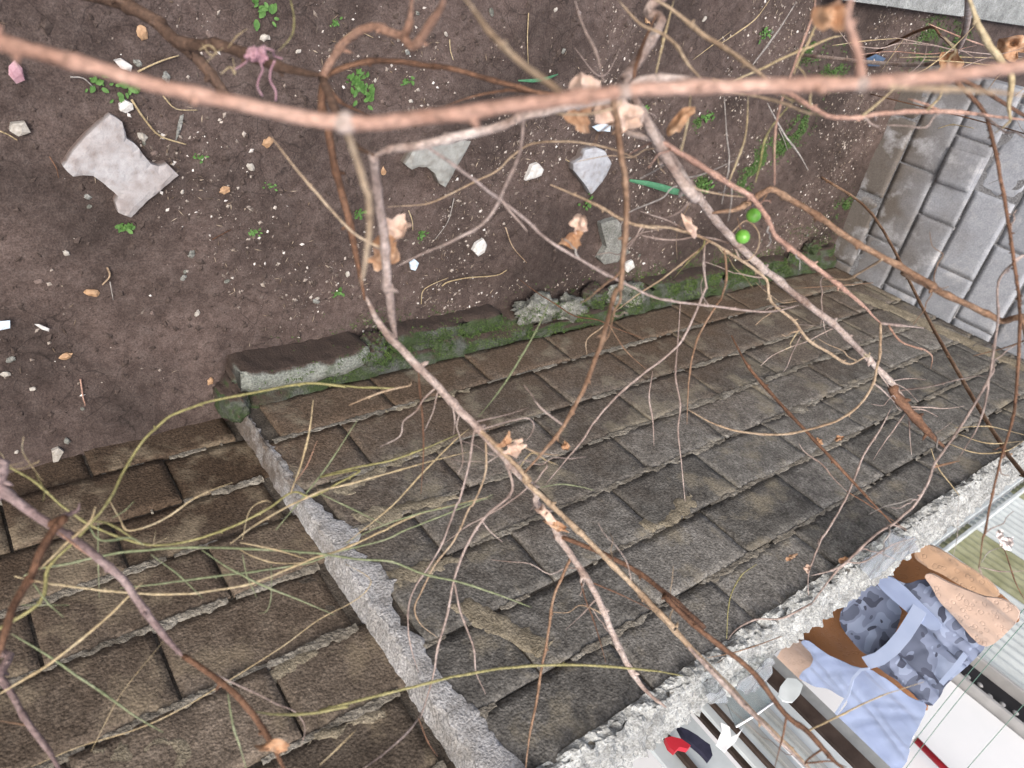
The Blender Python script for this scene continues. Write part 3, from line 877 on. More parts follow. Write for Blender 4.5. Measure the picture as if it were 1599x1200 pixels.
# peach blanket folded at the line
cloth("blanket", [(1592, 957), (1576, 985), (1538, 1012), (1505, 985), (1480, 955), (1462, 925), (1446, 900), (1456, 898), (1480, 912), (1520, 928), (1562, 936)], XC - .035, M_BLANK, "peach embossed blanket pegged beside the camouflage vest", "blanket", .035, 16, 11, .012, None, .010)
cloth("blanket_fold", [(1560, 931), (1540, 931), (1500, 912), (1465, 893), (1433, 876), (1430, 862), (1440, 850), (1466, 858), (1505, 884), (1540, 908)], XC - .06, M_BLANK_SHADE, None, None, .03, 16, 17, .012, None, .010)  # shade of the fold painted in through the tan pile
bpy.data.objects["blanket_fold"].parent = [o for o in bpy.data.objects if o.get("label", "").startswith("peach embossed")][0]
# camouflage vest hung by its hem
cloth("vest", [(1541, 1004), (1512, 1040), (1480, 1068), (1463, 1094), (1450, 1104), (1420, 1083), (1396, 1064), (1374, 1047), (1356, 1033), (1372, 1031), (1392, 1010), (1409, 981), (1423, 950), (1399, 930), (1372, 908), (1385, 897), (1412, 912), (1440, 908), (1468, 922), (1486, 950), (1512, 980)], XC - .012, M_CAMO, "blue-grey camouflage vest hung by its hem", "vest", .042, 15, 21, .011)
cloth("vest_back", [(1408, 955), (1392, 1000), (1368, 1022), (1350, 1020), (1330, 1000), (1310, 968), (1330, 930), (1352, 905), (1380, 925)], XC + .055, M_CAMO, None, None, .02, 12, 28, .014)
cloth("blanket_lit_patch", [(1222, 1012), (1246, 1000), (1262, 1010), (1268, 1032), (1262, 1058), (1244, 1064), (1226, 1052), (1212, 1034)], XC + .09, M_BLANK, None, None, .02, 12, 51, .012)  # peach patch painting the lit part of the back blanket
bpy.data.objects["blanket_lit_patch"].parent = [o for o in bpy.data.objects if o.get("label", "").startswith("peach embossed")][0]
vb = bpy.data.objects["vest_back"]; vb.parent = bpy.data.objects["vest"]
def strip_on(name, px, w, X, mat, parent, dx=-.008):
    pts = [at_x(x, y, X + dx) for x, y in px]
    L, R_ = [], []
    for i, p in enumerate(pts):
        t = (pts[min(i + 1, len(pts) - 1)] - pts[max(i - 1, 0)]); n = Vector((0, -t.z, t.y)).normalized()
        L.append(p + n * w); R_.append(p - n * w)
    n = len(pts); vs = L + R_ + [v + Vector((.004, 0, 0)) for v in L + R_]
    fs = []
    for i in range(n - 1):
        fs += [(i, i + 1, n + i + 1, n + i), (2 * n + i, 3 * n + i, 3 * n + i + 1, 2 * n + i + 1), (i, 2 * n + i, 2 * n + i + 1, i + 1), (n + i, n + i + 1, 3 * n + i + 1, 3 * n + i)]
    fs += [(0, n, 3 * n, 2 * n), (n - 1, 3 * n - 1, 4 * n - 1, 2 * n - 1)]
    me = mesh(name, vs, fs, False)
    bm = bmesh.new(); bm.from_mesh(me); bmesh.ops.recalc_face_normals(bm, faces=bm.faces[:]); bm.to_mesh(me); bm.free()
    return link(name, me, parent, mat)
vest = bpy.data.objects["vest"]
strip_on("binding", [(1440, 945), (1427, 968), (1411, 993), (1393, 1014), (1374, 1029), (1352, 1036)], .028, XC - .03, M_TRIM, vest)
strip_on("hem", [(1508, 1022), (1490, 1046), (1470, 1068)], .010, XC - .03, M_TRIM, vest)
# pale blue vest
cloth("vest", [(1448, 1103), (1426, 1150), (1404, 1206), (1360, 1182), (1292, 1138), (1303, 1124), (1315, 1108), (1320, 1096), (1303, 1088), (1280, 1078), (1258, 1068), (1247, 1060), (1252, 1050), (1264, 1042), (1268, 1026), (1254, 1008), (1252, 1002), (1262, 1002), (1290, 1024), (1322, 1040), (1345, 1043), (1358, 1042), (1384, 1058), (1420, 1088)], XC - .03, M_SKYCLOTH, "plain pale blue vest hung upside down beside the camouflage one", "vest", .034, 11, 33, .012)
vest2 = [o for o in bpy.data.objects if o.name.startswith("vest") and o.get("label", "").startswith("plain")][0]
strip_on("binding", [(1292, 1136), (1308, 1112), (1325, 1085), (1332, 1060), (1345, 1046), (1358, 1045)], .006, XC - .055, M_TRIM, vest2)
# hanging straps of a second brown-lined item behind: pale blue strap
cloth("towel", [(1400, 905), (1432, 935), (1470, 975), (1452, 985), (1412, 955), (1370, 915), (1375, 900)], XC - .04, M_SKYCLOTH, "narrow pale blue cloth strip hanging beside the peach blanket", "cloth", .01, 12, 44, .014)

# boards, panes and bits leaning behind the wall
YJ = -2.2
def board(px, Y, mat, name, label, cat, th=.015, group=None, mats=None):
    pts = [at_y(x, y, Y) for x, y in px]
    # carry the lower edge down to the yard floor, so the board stands
    o = pane_obj(name, pts, th, mat, (0, 1, 0)); tag(o, label, cat, group); return o
def stand(px_line, width, Y, mat, name, label, top_extra=.25, th=.018, lean=.06):
    """upright board whose visible long edge passes the two given pixels on the plane Y"""
    a, b = at_y(*px_line[0], Y), at_y(*px_line[1], Y)
    xm = (a.x + b.x) / 2; top = max(a.z, b.z) + top_extra
    h = top
    pts = [Vector((xm, Y + lean, 0)), Vector((xm + width, Y + lean, 0)), Vector((xm + width, Y - lean * .2, h)), Vector((xm, Y - lean * .2, h))]
    o = pane_obj(name, pts, th, mat, (0, 1, 0)); tag(o, label, "board"); return o
stand([(1000, 1170), (1060, 1200)], .22, -2.32, M_WBOARD, "leaning_board", "white board leaning behind the red and black rag")
stand([(1090, 1120), (1200, 1200)], .15, -2.30, M_WBOARD, "leaning_board", "white board standing between two dark strips behind the wall")
stand([(1130, 1120), (1260, 1200)], .028, -2.28, M_GBOARD, "leaning_board", "narrow grey batten between the white board and the glass pane")
stand([(1150, 1110), (1290, 1200)], .15, -2.36, M_WBOARD, "leaning_board", "wide pale board standing behind the glass pane")
stand([(1195, 1060), (1320, 1180)], .07, -2.42, M_DBOARD, "leaning_board", "dark brown board beside the pale vest")
stand([(1215, 1060), (1330, 1180)], .09, -2.50, M_GBOARD, "leaning_board", "grey weathered board under the pale blue vest")
stand([(1240, 1070), (1300, 1150)], .03, -2.56, M_WOOD, "leaning_board", "thin tan wooden lath beside the pale blue vest")
stand([(1025, 1150), (1090, 1200)], .025, -2.29, M_DBOARD, "leaning_board", "thin dark slat next to the white board behind the navy rag")
stand([(1110, 1120), (1225, 1200)], .016, -2.26, M_DBOARD, "leaning_board", "thin dark slat crossing the white board by the plastic scoop")
stand([(1172, 1100), (1290, 1190)], .022, -2.33, M_GBOARD, "leaning_board", "grey slat standing on the wide pale board")
stand([(1060, 1100), (1180, 1200)], .05, -2.40, M_DBOARD, "leaning_board", "dark strip of board next to the red and black rag")
o = pane_obj("glass_pane", [at_y(1120, 1060, -2.0), at_y(1185, 1040, -2.0), at_y(1212, 1095, -2.0), at_y(1150, 1136, -2.0)], .004, M_PANE, (0, 1, 0)); tag(o, "smeared broken glass pane behind the wall top", "glass")
strip_edge = tube_mesh("pane_edge", [at_y(1150, 1135, -1.995), at_y(1180, 1117, -1.995), at_y(1209, 1096, -1.995)], [.004] * 3, 6); link("pane_edge", strip_edge, o, M_WPANEL)
def shard(px, Y, mat, name, label, cat, th=.006, bend=.02):
    pts = [at_y(x, y, Y) for x, y in px]
    c = sum(pts, Vector()) / len(pts)
    poly = [(p.x, p.z) for p in pts]
    me = solid_sheet(name, poly, .012, lambda u, v, h: Vector((u, Y + h, v)), th, lambda u, v: bend * math.sin((u - c.x) * 25) + .004 * noise.noise(Vector((u * 30, v * 30, 1))), .003, 5, .002)
    o = link(name, me, None, mat); tag(o, label, cat); return o
shard([(1125, 1130), (1128, 1142), (1122, 1158), (1135, 1170), (1140, 1165), (1150, 1158), (1158, 1142), (1150, 1150), (1142, 1152), (1138, 1138)], -1.98, M_WPANEL, "plastic_scoop", "small white plastic scoop with a notched edge", "scoop")
shard([(1220, 1070), (1228, 1062), (1242, 1066), (1252, 1075), (1248, 1086), (1240, 1094), (1226, 1090), (1218, 1082)], -1.99, M_WBOARD, "crumpled_plastic", "crumpled pale plastic piece beside the light blue vest", "plastic")
shard([(1060, 1133), (1075, 1140), (1108, 1165), (1113, 1180), (1108, 1186), (1095, 1172), (1070, 1150)], -1.95, M_NAVY, "rag", "navy and red rag hanging behind the wall top", "rag", .02, .01)
shard([(1040, 1152), (1050, 1150), (1064, 1155), (1078, 1166), (1074, 1170), (1062, 1166), (1055, 1172), (1046, 1164)], -1.94, M_RED, "rag", "red scrap of cloth beside the navy rag", "rag", .02, .01)
# plastic film caught on the cope
def film(px, zt, seed, label):
    pts = [at_z(x, y, zt) for x, y in px]
    me = solid_sheet("plastic_film", [(p.x, p.y) for p in pts], .014, lambda u, v, h: Vector((u, v, zt + h)), .0015, lambda u, v: .02 * noise.noise(Vector((u * 14, v * 14, seed))) + .008 * noise.noise(Vector((u * 50, v * 50, seed))), .005, seed, .004, 30)
    o = link("plastic_film", me, None, M_PLASTIC); tag(o, label, "plastic"); return o
film([(1100, 1085), (1125, 1070), (1137, 1085), (1138, 1098), (1112, 1105)], 1.545, 2, "cloudy plastic scrap on the cope near the glass pane")
film([(1340, 880), (1395, 835), (1430, 840), (1432, 858), (1400, 880), (1360, 905)], 1.55, 6, "torn plastic film on the cope near the peach blanket")
film([(1150, 1075), (1185, 1040), (1210, 1030), (1200, 1060), (1165, 1085)], 1.54, 9, "wrinkled plastic strip on the cope above the glass pane")
# broom handle leaning on the white panel
a, b = at_y(1430, 1155, YB + .12), at_y(1475, 1200, YB + .12)
d = (b - a).normalized()
br = empty("broom", (a.x, a.y + .3, 0)); tag(br, "red and white broom handle leaning near the white panel", "broom")
ib = Vector((-a.x, -a.y - .3, 0))
base = Vector((a.x - .05, a.y + .3, .06))
link("handle", tube_mesh("handle", [base, a, a + d * .9], [.012] * 3, 8, ib), br, M_WPANEL)
link("grip", tube_mesh("grip", [a, a + d * .3, a + d * .6], [.0165] * 3, 8, ib), br, M_RED)
o = link("brush_head", box_mesh("brush_head", .28, .05, .07, .008), br, M_RED); o.location = Vector((a.x - .05, a.y + .3, .035)) + ib

# ------------------------------------------------------------------ things lying on the soil
def slab(px, z0, th, mat, name, label, cat, seed=0, tilt=0.0, group=None, sidecut=.004, step=.014):
    pts = [at_z(x, y, z0) for x, y in px]
    c = sum(pts, Vector()) / len(pts)
    poly = [(p.x - c.x, p.y - c.y) for p in pts]
    me = solid_sheet(name, poly, step, lambda u, v, h: Vector((u, v, h + tilt * u)), th, lambda u, v: .0025 * noise.noise(Vector((u * 25, v * 25, seed))), .003, seed, .002, 60, False, sidecut)
    o = link(name, me, None, mat); o.location = (c.x, c.y, z0); tag(o, label, cat, group); return o
slab([(174, 180), (193, 192), (197, 208), (199, 218), (212, 226), (237, 257), (249, 262), (263, 258), (280, 275), (231, 316), (206, 341), (186, 333), (182, 318), (186, 308), (163, 287), (147, 276), (131, 275), (115, 277), (100, 262), (115, 238), (135, 215), (155, 195)], .036, .055, M_PAVER, "paver", "pale H-shaped interlocking concrete paver lying alone on the soil", "paver", 2)
slab([(634, 258), (648, 235), (655, 228), (680, 225), (708, 222), (714, 224), (722, 220), (737, 222), (725, 246), (715, 262), (697, 294), (688, 288), (681, 272), (668, 262), (655, 262), (645, 266)], .032, .05, M_PAVER2, "paver", "broken half of a notched grey paver under the vine branch", "paver", 5)
slab([(917, 236), (932, 231), (945, 236), (954, 255), (946, 275), (930, 298), (924, 304), (916, 290), (900, 268), (899, 258), (912, 249)], .042, .05, M_STONE, "flat_stone", "pointed pale blue-grey flat stone near the green weeds", "stone", 8, .1)
slab([(940, 350), (965, 343), (972, 352), (972, 380), (985, 395), (965, 410), (945, 414), (938, 406), (950, 388), (945, 372)], .03, .035, M_DARKST, "broken_paver", "dull grey-green broken paver piece beside the mossy kerb", "paver", 11)
slab([(833, 260), (842, 256), (851, 266), (847, 275), (838, 279), (823, 283), (829, 270)], .02, .02, M_WHITE, "white_shard", "white jagged plaster shard left of the blue-grey stone", "shard", 3)
slab([(745, 382), (757, 374), (762, 384), (758, 396), (748, 402), (740, 392)], .02, .016, M_WHITE, "white_shard", "white broken shell-like shard near the wall foot", "shard", 4)
slab([(642, 412), (650, 407), (656, 412), (650, 424), (643, 422)], .015, .012, M_LBLUE, "white_shard", "small pale blue shell shard near the vine stem", "shard", 6)
slab([(978, 412), (990, 408), (993, 418), (982, 427), (975, 420)], .02, .015, M_WHITE, "white_shard", "white chip lying beside the dull grey paver piece", "shard", 9)
slab([(180, 96), (192, 94), (208, 104), (206, 113), (190, 108)], .02, .018, M_WHITE, "white_shard", "long white chip beside the pale H-shaped paver", "shard", 12)
slab([(188, 165), (197, 158), (208, 163), (210, 172), (198, 178), (189, 174)], .022, .02, M_WHITE, "white_stone", "rounded white stone at the tip of the H-shaped paver", "stone", 13)
slab([(18, 195), (40, 192), (49, 208), (30, 214), (16, 206)], .02, .018, M_SHELL, "beige_chip", "flat beige chip near the mauve petal", "chip", 14)
slab([(945, 155), (958, 153), (960, 166), (948, 170)], .025, .01, M_BLUE, "blue_scrap", "bright blue plastic scrap under the dry leaves", "plastic", 15)
slab([(928, 200), (942, 194), (956, 196), (954, 206), (936, 206)], .02, .012, M_LBLUE, "blue_scrap", "pale blue plastic chip beside the bright blue scrap", "plastic", 16)
slab([(0, 504), (16, 502), (17, 514), (0, 518)], .02, .006, M_LBLUE, "plastic_strip", "short pale blue plastic strip on bare soil", "plastic", 17)
slab([(55, 508), (62, 508), (78, 515), (77, 519), (66, 516)], .015, .006, M_WHITE, "plastic_strip", "thin white stick beside the pale blue plastic strip", "stick", 18)
slab([(277, 210), (282, 182), (288, 180), (284, 204), (276, 222)], .015, .006, M_DARKST, "stick", "grey flat splinter beside the pale paver", "stick", 19)
slab([(1355, 92), (1370, 85), (1385, 92), (1375, 104), (1358, 104)], .05, .02, simple("dull blue plastic", (.04, .07, .12), (.07, .11, .18), 40, .5, 0), "blue_scrap", "dull dark blue scrap near the far wall", "plastic", 20)
slab([(25, 95), (36, 108), (40, 126), (26, 132), (14, 118), (14, 104)], .03, .004, M_TISSUE, "petal", "mauve papery petal lying on the soil", "petal", 21)
slab([(258, 722), (265, 728)] and [(82, 706), (92, 702), (101, 707), (92, 722), (84, 724)], .07, .014, M_SHELL, "beige_chip", "pale broken shell at the foot of the set-back wall", "shell", 22)

def pebble(name, px, r, mat, label, cat, group, seed):
    p = at_z(px[0], px[1], .01); h = soil_h(p.x, p.y)
    o = lump(name, (p.x, p.y, h + r * .35), (r * 1.15, r * .8, r * .5), seed, mat, None, Vector((0, 0, 0)), 2, .75)
    o.data.polygons.foreach_set('use_smooth', [False] * len(o.data.polygons))
    o.rotation_euler = (0, 0, seed * 1.7)
    tag(o, label, cat, group); return o
pale = [(52, 607), (127, 633), (100, 676), (22, 690), (62, 443), (105, 397), (290, 426), (287, 434), (292, 425), (330, 56), (285, 300), (141, 325), (139, 310), (393, 262), (398, 372), (470, 83), (217, 100), (262, 122), (175, 275), (243, 242), (225, 216), (228, 226), (300, 398), (497, 468), (1017, 343), (985, 395), (1000, 400), (985, 375), (700, 55), (1080, 78), (1100, 30), (1210, 52), (638, 82), (590, 128), (600, 160), (645, 160), (770, 20), (880, 80), (870, 16), (905, 20), (1270, 310), (1255, 365), (18, 565), (10, 587), (240, 492), (310, 492), (355, 440), (495, 472), (545, 430), (560, 60), (415, 60), (655, 22)]
for i, q in enumerate(pale):
    pebble("pebble", q, random.uniform(.005, .0115), (M_SHELL, M_RUBBLE, M_DARKST, M_SHELL, M_PAVER)[i % 5], "pale pebble lying loose on the dark soil", "pebble", "pale pebbles on the soil", i * 1.37)
for i, q in enumerate([(350, 296), (421, 224), (326, 591), (223, 51), (602, 270), (1010, 30), (145, 460), (105, 560)]):
    pebble("tan_pebble", q, random.uniform(.010, .016), M_TANPB, "tan brown pebble lying on the dark soil", "pebble", "tan pebbles on the soil", i * 2.1 + 50)

# uncountable grit and soil crumbs
def scatter(name, n, rfun, mat, label, seed, area, dens=None):
    rnd = random.Random(seed)
    base = [(1, 0, 0), (-1, 0, 0), (0, 1, 0), (0, -1, 0), (0, 0, 1), (0, 0, -1)]
    tri = [(0, 2, 4), (2, 1, 4), (1, 3, 4), (3, 0, 4), (2, 0, 5), (1, 2, 5), (3, 1, 5), (0, 3, 5)]
    vs, fs = [], []
    c = 0
    while c < n:
        x = rnd.uniform(area[0], area[1]); y = rnd.uniform(area[2], area[3])
        if dens and rnd.random() > dens(x, y): continue
        r = rfun(rnd); h = soil_h(x, y) + r * .2
        a = rnd.uniform(0, 6.28); ca, sa = math.cos(a), math.sin(a)
        sx, sy, sz = r * rnd.uniform(.7, 1.6), r * rnd.uniform(.6, 1.1), r * rnd.uniform(.35, .8)
        b = len(vs)
        for p in base:
            px_, py_, pz_ = p[0] * sx * rnd.uniform(.7, 1.2), p[1] * sy * rnd.uniform(.7, 1.2), p[2] * sz
            px_ += rnd.uniform(-.3, .3) * r; py_ += rnd.uniform(-.3, .3) * r
            vs.append((x + px_ * ca - py_ * sa, y + px_ * sa + py_ * ca, h + pz_))
        fs += [(b + i, b + j, b + k) for i, j, k in tri]
        c += 1
    o = link(name, mesh(name, vs, fs), None, mat); tag(o, label, None, None, "stuff"); return o
def dgrit(x, y):
    return min(1, max(.02, .12 + 2.0 * noise.noise(Vector((x * 2.3, y * 2.3, 4))) + 1.0 * noise.noise(Vector((x * 7, y * 7, 1))) + (.25 if x > 1.2 else 0)))
scatter("grit", 11000, lambda r: .0011 + .0062 * r.random() ** 4, M_GRIT, "fine pale grit and shell crumbs over the soil", 5, (-.3, 4.0, -1.33, .3), dgrit)
scatter("soil_crumbs", 7000, lambda r: .002 + .009 * r.random() ** 3, M_CLOD, "loose brown soil crumbs", 6, (-.6, 4.0, -1.40, .35))

def litter(n, seed):
    rnd = random.Random(seed); vs, fs = [], []
    while len(fs) < n * 4:
        x, y = rnd.uniform(-.2, 3.9), rnd.uniform(-1.3, .25)
        if rnd.random() > dgrit(x, y): continue
        a = rnd.uniform(0, 6.28); L = rnd.uniform(.003, .013); w = rnd.uniform(.0007, .0022); z = soil_h(x, y) + .003; t = rnd.uniform(-.004, .006)
        dx, dy = math.cos(a), math.sin(a); b = len(vs)
        vs += [(x - dx * L, y - dy * L, z), (x + dy * w, y - dx * w, z + .001), (x - dy * w, y + dx * w, z + .001), (x, y, z + w * 1.6), (x + dx * L, y + dy * L, z + t)]
        fs += [(b, b + 1, b + 3), (b, b + 3, b + 2), (b + 1, b + 4, b + 3), (b + 3, b + 4, b + 2)]
    o = link("plant_litter", mesh("plant_litter", vs, fs), None, M_LITTER); tag(o, "tiny straws and husks scattered over the soil", None, None, "stuff")
def litter_mat():
    m, nt, b = new_mat("plant litter")
    g_ = nt.nodes.new("ShaderNodeNewGeometry")
    nt.links.new(ramp(nt, g_.outputs["Random Per Island"], [(0, (.05, .035, .025)), (.5, (.15, .11, .075)), (1, (.36, .30, .23))]), b.inputs["Base Color"])
    return m
M_LITTER = litter_mat()
litter(1700, 31)
# moss
def moss(name, spots, n, label, seed, hf, mat=None, big=1.0):
    rnd = random.Random(seed); vs, fs = [], []
    for _ in range(n):
        x, y, rx, ry = rnd.choice(spots)
        px_, py_ = x + rnd.gauss(0, rx), y + rnd.gauss(0, ry)
        z = hf(px_, py_)
        if z is None: continue
        if noise.noise(Vector((px_ * 13, py_ * 13, seed))) < -.12: continue
        for _k in range(3):
            a = rnd.uniform(0, 6.28); l = big * rnd.uniform(.003, .008); w = big * rnd.uniform(.0012, .003)
            dx, dy = math.cos(a), math.sin(a); b = len(vs)
            ox, oy = px_ + rnd.gauss(0, .003), py_ + rnd.gauss(0, .003)
            vs += [(ox - dy * w, oy + dx * w, z - .001), (ox + dy * w, oy - dx * w, z - .001), (ox + dx * l * .7, oy + dy * l * .7, z + l * rnd.uniform(.4, 1))]
            fs.append((b, b + 1, b + 2))
    o = link(name, mesh(name, vs, fs), None, mat or M_MOSS); tag(o, label, None, None, "stuff"); return o
ledge_spots = [(.98 + .2 * i, -1.345, .12, .035) for i in range(15)] + [(1.12, -1.33, .06, .05), (1.75, -1.36, .12, .035), (2.3, -1.34, .2, .045), (2.7, -1.33, .2, .05), (3.1, -1.33, .25, .05), (3.7, -1.25, .15, .08)]
bpy.context.view_layer.update()
dg = bpy.context.evaluated_depsgraph_get()
from mathutils.bvhtree import BVHTree
def bvh_of(objs):
    V, P = [], []
    for o in objs:
        b = len(V); V += [o.matrix_world @ v.co for v in o.data.vertices]; P += [[b + i for i in p.vertices] for p in o.data.polygons]
    return BVHTree.FromPolygons(V, P)
bv = bvh_of([c for c in foot.children] + [soil])
def drop(x, y):
    if y < -1.425 or x < .57 or x > 3.99: return None
    h = bv.ray_cast(Vector((x, y, .35)), Vector((0, 0, -1)))
    return h[0].z if h[0] else None
moss("moss", ledge_spots, 15000, "dark green moss growing on the kerb along the wall foot", 3, drop)
def sdrop(x, y): return soil_h(x, y)
soil_moss = []
for (x, y, r) in [(1180, 260, .05), (1200, 240, .06), (1225, 230, .05), (1170, 285, .05), (1100, 290, .035), (1100, 190, .03), (1300, 110, .07), (1270, 80, .05), (1250, 200, .06), (1310, 320, .05), (1330, 380, .06), (1480, 60, .10), (1440, 50, .08), (1420, 110, .08)]:
    p = at_z(x, y, .01); soil_moss.append((p.x, p.y, r * .75, r * .55))
moss("ground_moss", soil_moss, 9000, "bright low moss and seedlings on the soil toward the far wall", 8, sdrop, M_MOSSL, 1.25)

# weeds: small rosettes with separate leaves
def weed(px, size, seed, label, group):
    p = at_z(px[0], px[1], .01); h = soil_h(p.x, p.y)
    rnd = random.Random(seed)
    root = empty("weed", (p.x, p.y, h)); tag(root, label, "weed", group)
    size *= .55
    for k in range(rnd.randint(13, 19)):
        a = rnd.uniform(0, 6.28); L = size * rnd.uniform(.4, 1.0); w = L * rnd.uniform(.5, .8); el = rnd.uniform(.2, 1.1)
        off = Vector((rnd.gauss(0, size * .65), rnd.gauss(0, size * .5), rnd.uniform(0, size * .4)))
        vs, fs = [], []
        for i in range(4):
            t = i / 3; ww = w * math.sin(math.pi * (t * .8 + .15)); zc = L * (el * t - .6 * el * t * t) + .002
            for s in (-1, 0, 1):
                vs.append(Vector((L * t, s * ww * .5, zc - (.12 * ww if s == 0 else 0) + .05 * L * rnd.uniform(-1, 1))))
            if i:
                b = i * 3
                fs += [(b - 3, b - 2, b + 1, b), (b - 2, b - 1, b + 2, b + 1)]
        M = Matrix.Rotation(a, 4, 'Z')
        link("leaf", mesh("leaf", [M @ v + off for v in vs], fs, True), root, M_WEED)
    return root
for i, (x, y, s) in enumerate([(572, 152, .055), (565, 135, .04), (560, 125, .035), (195, 140, .045), (155, 132, .035), (410, 14, .05), (640, 130, .025), (197, 357, .03), (528, 457, .03), (565, 335, .028), (400, 365, .025), (312, 246, .02), (422, 290, .018), (918, 320, .04), (1010, 175, .035), (1105, 185, .04), (1195, 55, .04), (1105, 293, .05), (660, 370, .03), (530, 38, .02)]):
    weed((x, y), s, i + 4, {3: "low green weed between the pinkish cane and the H-shaped paver", 7: "tiny green weed just below the foot of the H-shaped paver", 8: "tiny green weed on the soil edge beside the mossy kerb",
        13: "small green weed at the tip of the pointed blue-grey stone", 17: "green weed beside the long blue-green strap leaf", 0: "largest leafy weed clump, just below the dark vine trunk's fork"}.get(i, "small bright green weed sprouting from bare soil"), "weeds on the soil")
# a strap-shaped blue-green leaf
def blade(px, name, label, w, lift=.04):
    pts = [at_z(x, y, .02) for x, y in px]; n = len(pts); vs, fs = [], []
    for i, p in enumerate(pts):
        t = (pts[min(i + 1, n - 1)] - pts[max(i - 1, 0)]).normalized(); s = Vector((-t.y, t.x, 0))
        ww = w * math.sin(math.pi * min(.97, max(.06, i / (n - 1)))) ** .6
        z = soil_h(p.x, p.y) + .006 + lift * math.sin(math.pi * i / (n - 1))
        for k in (-1, 0, 1): vs.append(Vector((p.x, p.y, z + (.004 if k else 0))) + s * ww * k)
        for k in (-1, 0, 1): vs.append(Vector((p.x, p.y, z - .0012 + (.004 if k else 0))) + s * ww * k)
        if i:
            b = i * 6
            fs += [(b - 6, b - 5, b + 1, b), (b - 5, b - 4, b + 2, b + 1), (b - 3, b + 3, b + 4, b - 2), (b - 2, b + 4, b + 5, b - 1), (b - 6, b, b + 3, b - 3), (b - 4, b - 1, b + 5, b + 2)]
    o = link(name, mesh(name, vs, fs, True), None, M_BLADE); tag(o, label, "leaf"); return o
blade([(986, 283), (1005, 284), (1025, 289), (1045, 295), (1065, 300), (1076, 303)], "strap_leaf", "long blue-green strap leaf lying near the pointed stone", .014)
blade([(812, 127), (830, 125), (850, 122), (872, 116)], "strap_leaf", "thin green blade lying under the pinkish cane", .006, .02)
# straws and dead twigs lying on the ground
def straw(px, r, mat, label, z=.012):
    pts = []
    for x, y in px:
        p = at_z(x, y, .01); p.z = soil_h(p.x, p.y) + z; pts.append(p)
    pts = smooth_pts(pts, 4)
    o = link("fallen_twig", tube_mesh("fallen_twig", pts, [r * (1 - .4 * i / len(pts)) for i in range(len(pts))], 5), None, mat); tag(o, label, "twig", "fallen twigs on the soil"); return o
def smooth_pts(P, k=5):
    if len(P) < 3:
        return [P[0].lerp(P[1], i / k) for i in range(k + 1)]
    out = []
    n = len(P)
    for i in range(n - 1):
        p0 = P[i - 1] if i else P[0] * 2 - P[1]; p1, p2 = P[i], P[i + 1]; p3 = P[i + 2] if i + 2 < n else P[-1] * 2 - P[-2]
        for j in range(k):
            t = j / k
            out.append(.5 * ((2 * p1) + (p2 - p0) * t + (2 * p0 - 5 * p1 + 4 * p2 - p3) * t * t + (3 * p1 - p0 - 3 * p2 + p3) * t ** 3))
    out.append(P[-1]); return out
for i, (px, r, m_) in enumerate([
    ([(205, 155), (225, 185), (250, 212), (290, 225)], .003, 'straw'), ([(215, 112), (250, 95), (280, 87)], .0025, 'straw'), ([(255, 150), (275, 170), (310, 173)], .002, 'straw'),
    ([(690, 447), (700, 440), (730, 434), (775, 430), (790, 421)], .003, 'straw'), ([(658, 475), (662, 455), (680, 442), (700, 434)], .002, 'straw'), ([(788, 354), (800, 385), (822, 410)], .0025, 'tan'),
    ([(710, 310), (700, 345), (680, 375)], .002, 'grey'), ([(824, 20), (822, 60), (824, 100)], .002, 'straw'), ([(703, 62), (705, 80), (708, 94)], .002, 'straw'),
    ([(0, 206), (14, 212), (28, 220)], .002, 'straw'), ([(110, 120), (130, 122), (145, 135)], .002, 'grey'), ([(168, 418), (172, 432), (160, 445)], .003, 'tan'), ([(172, 440), (178, 470)], .0015, 'grey'),
    ([(125, 590), (127, 612), (130, 625)], .0025, 'pink'), ([(640, 330), (644, 345), (645, 360)], .002, 'straw'), ([(1215, 200), (1225, 220), (1230, 235)], .0025, 'grey'),
    ([(905, 262), (885, 250)], .002, 'straw'), ([(1020, 235), (1045, 262)], .002, 'grey'), ([(78, 245), (88, 262), (92, 278)], .0015, 'brown'), ([(330, 372), (360, 358)], .002, 'brown'), ([(540, 60), (560, 50), (585, 60)], .0015, 'straw')]):
    straw(px, r, BK[m_], "thin dry twig fallen flat on the soil")
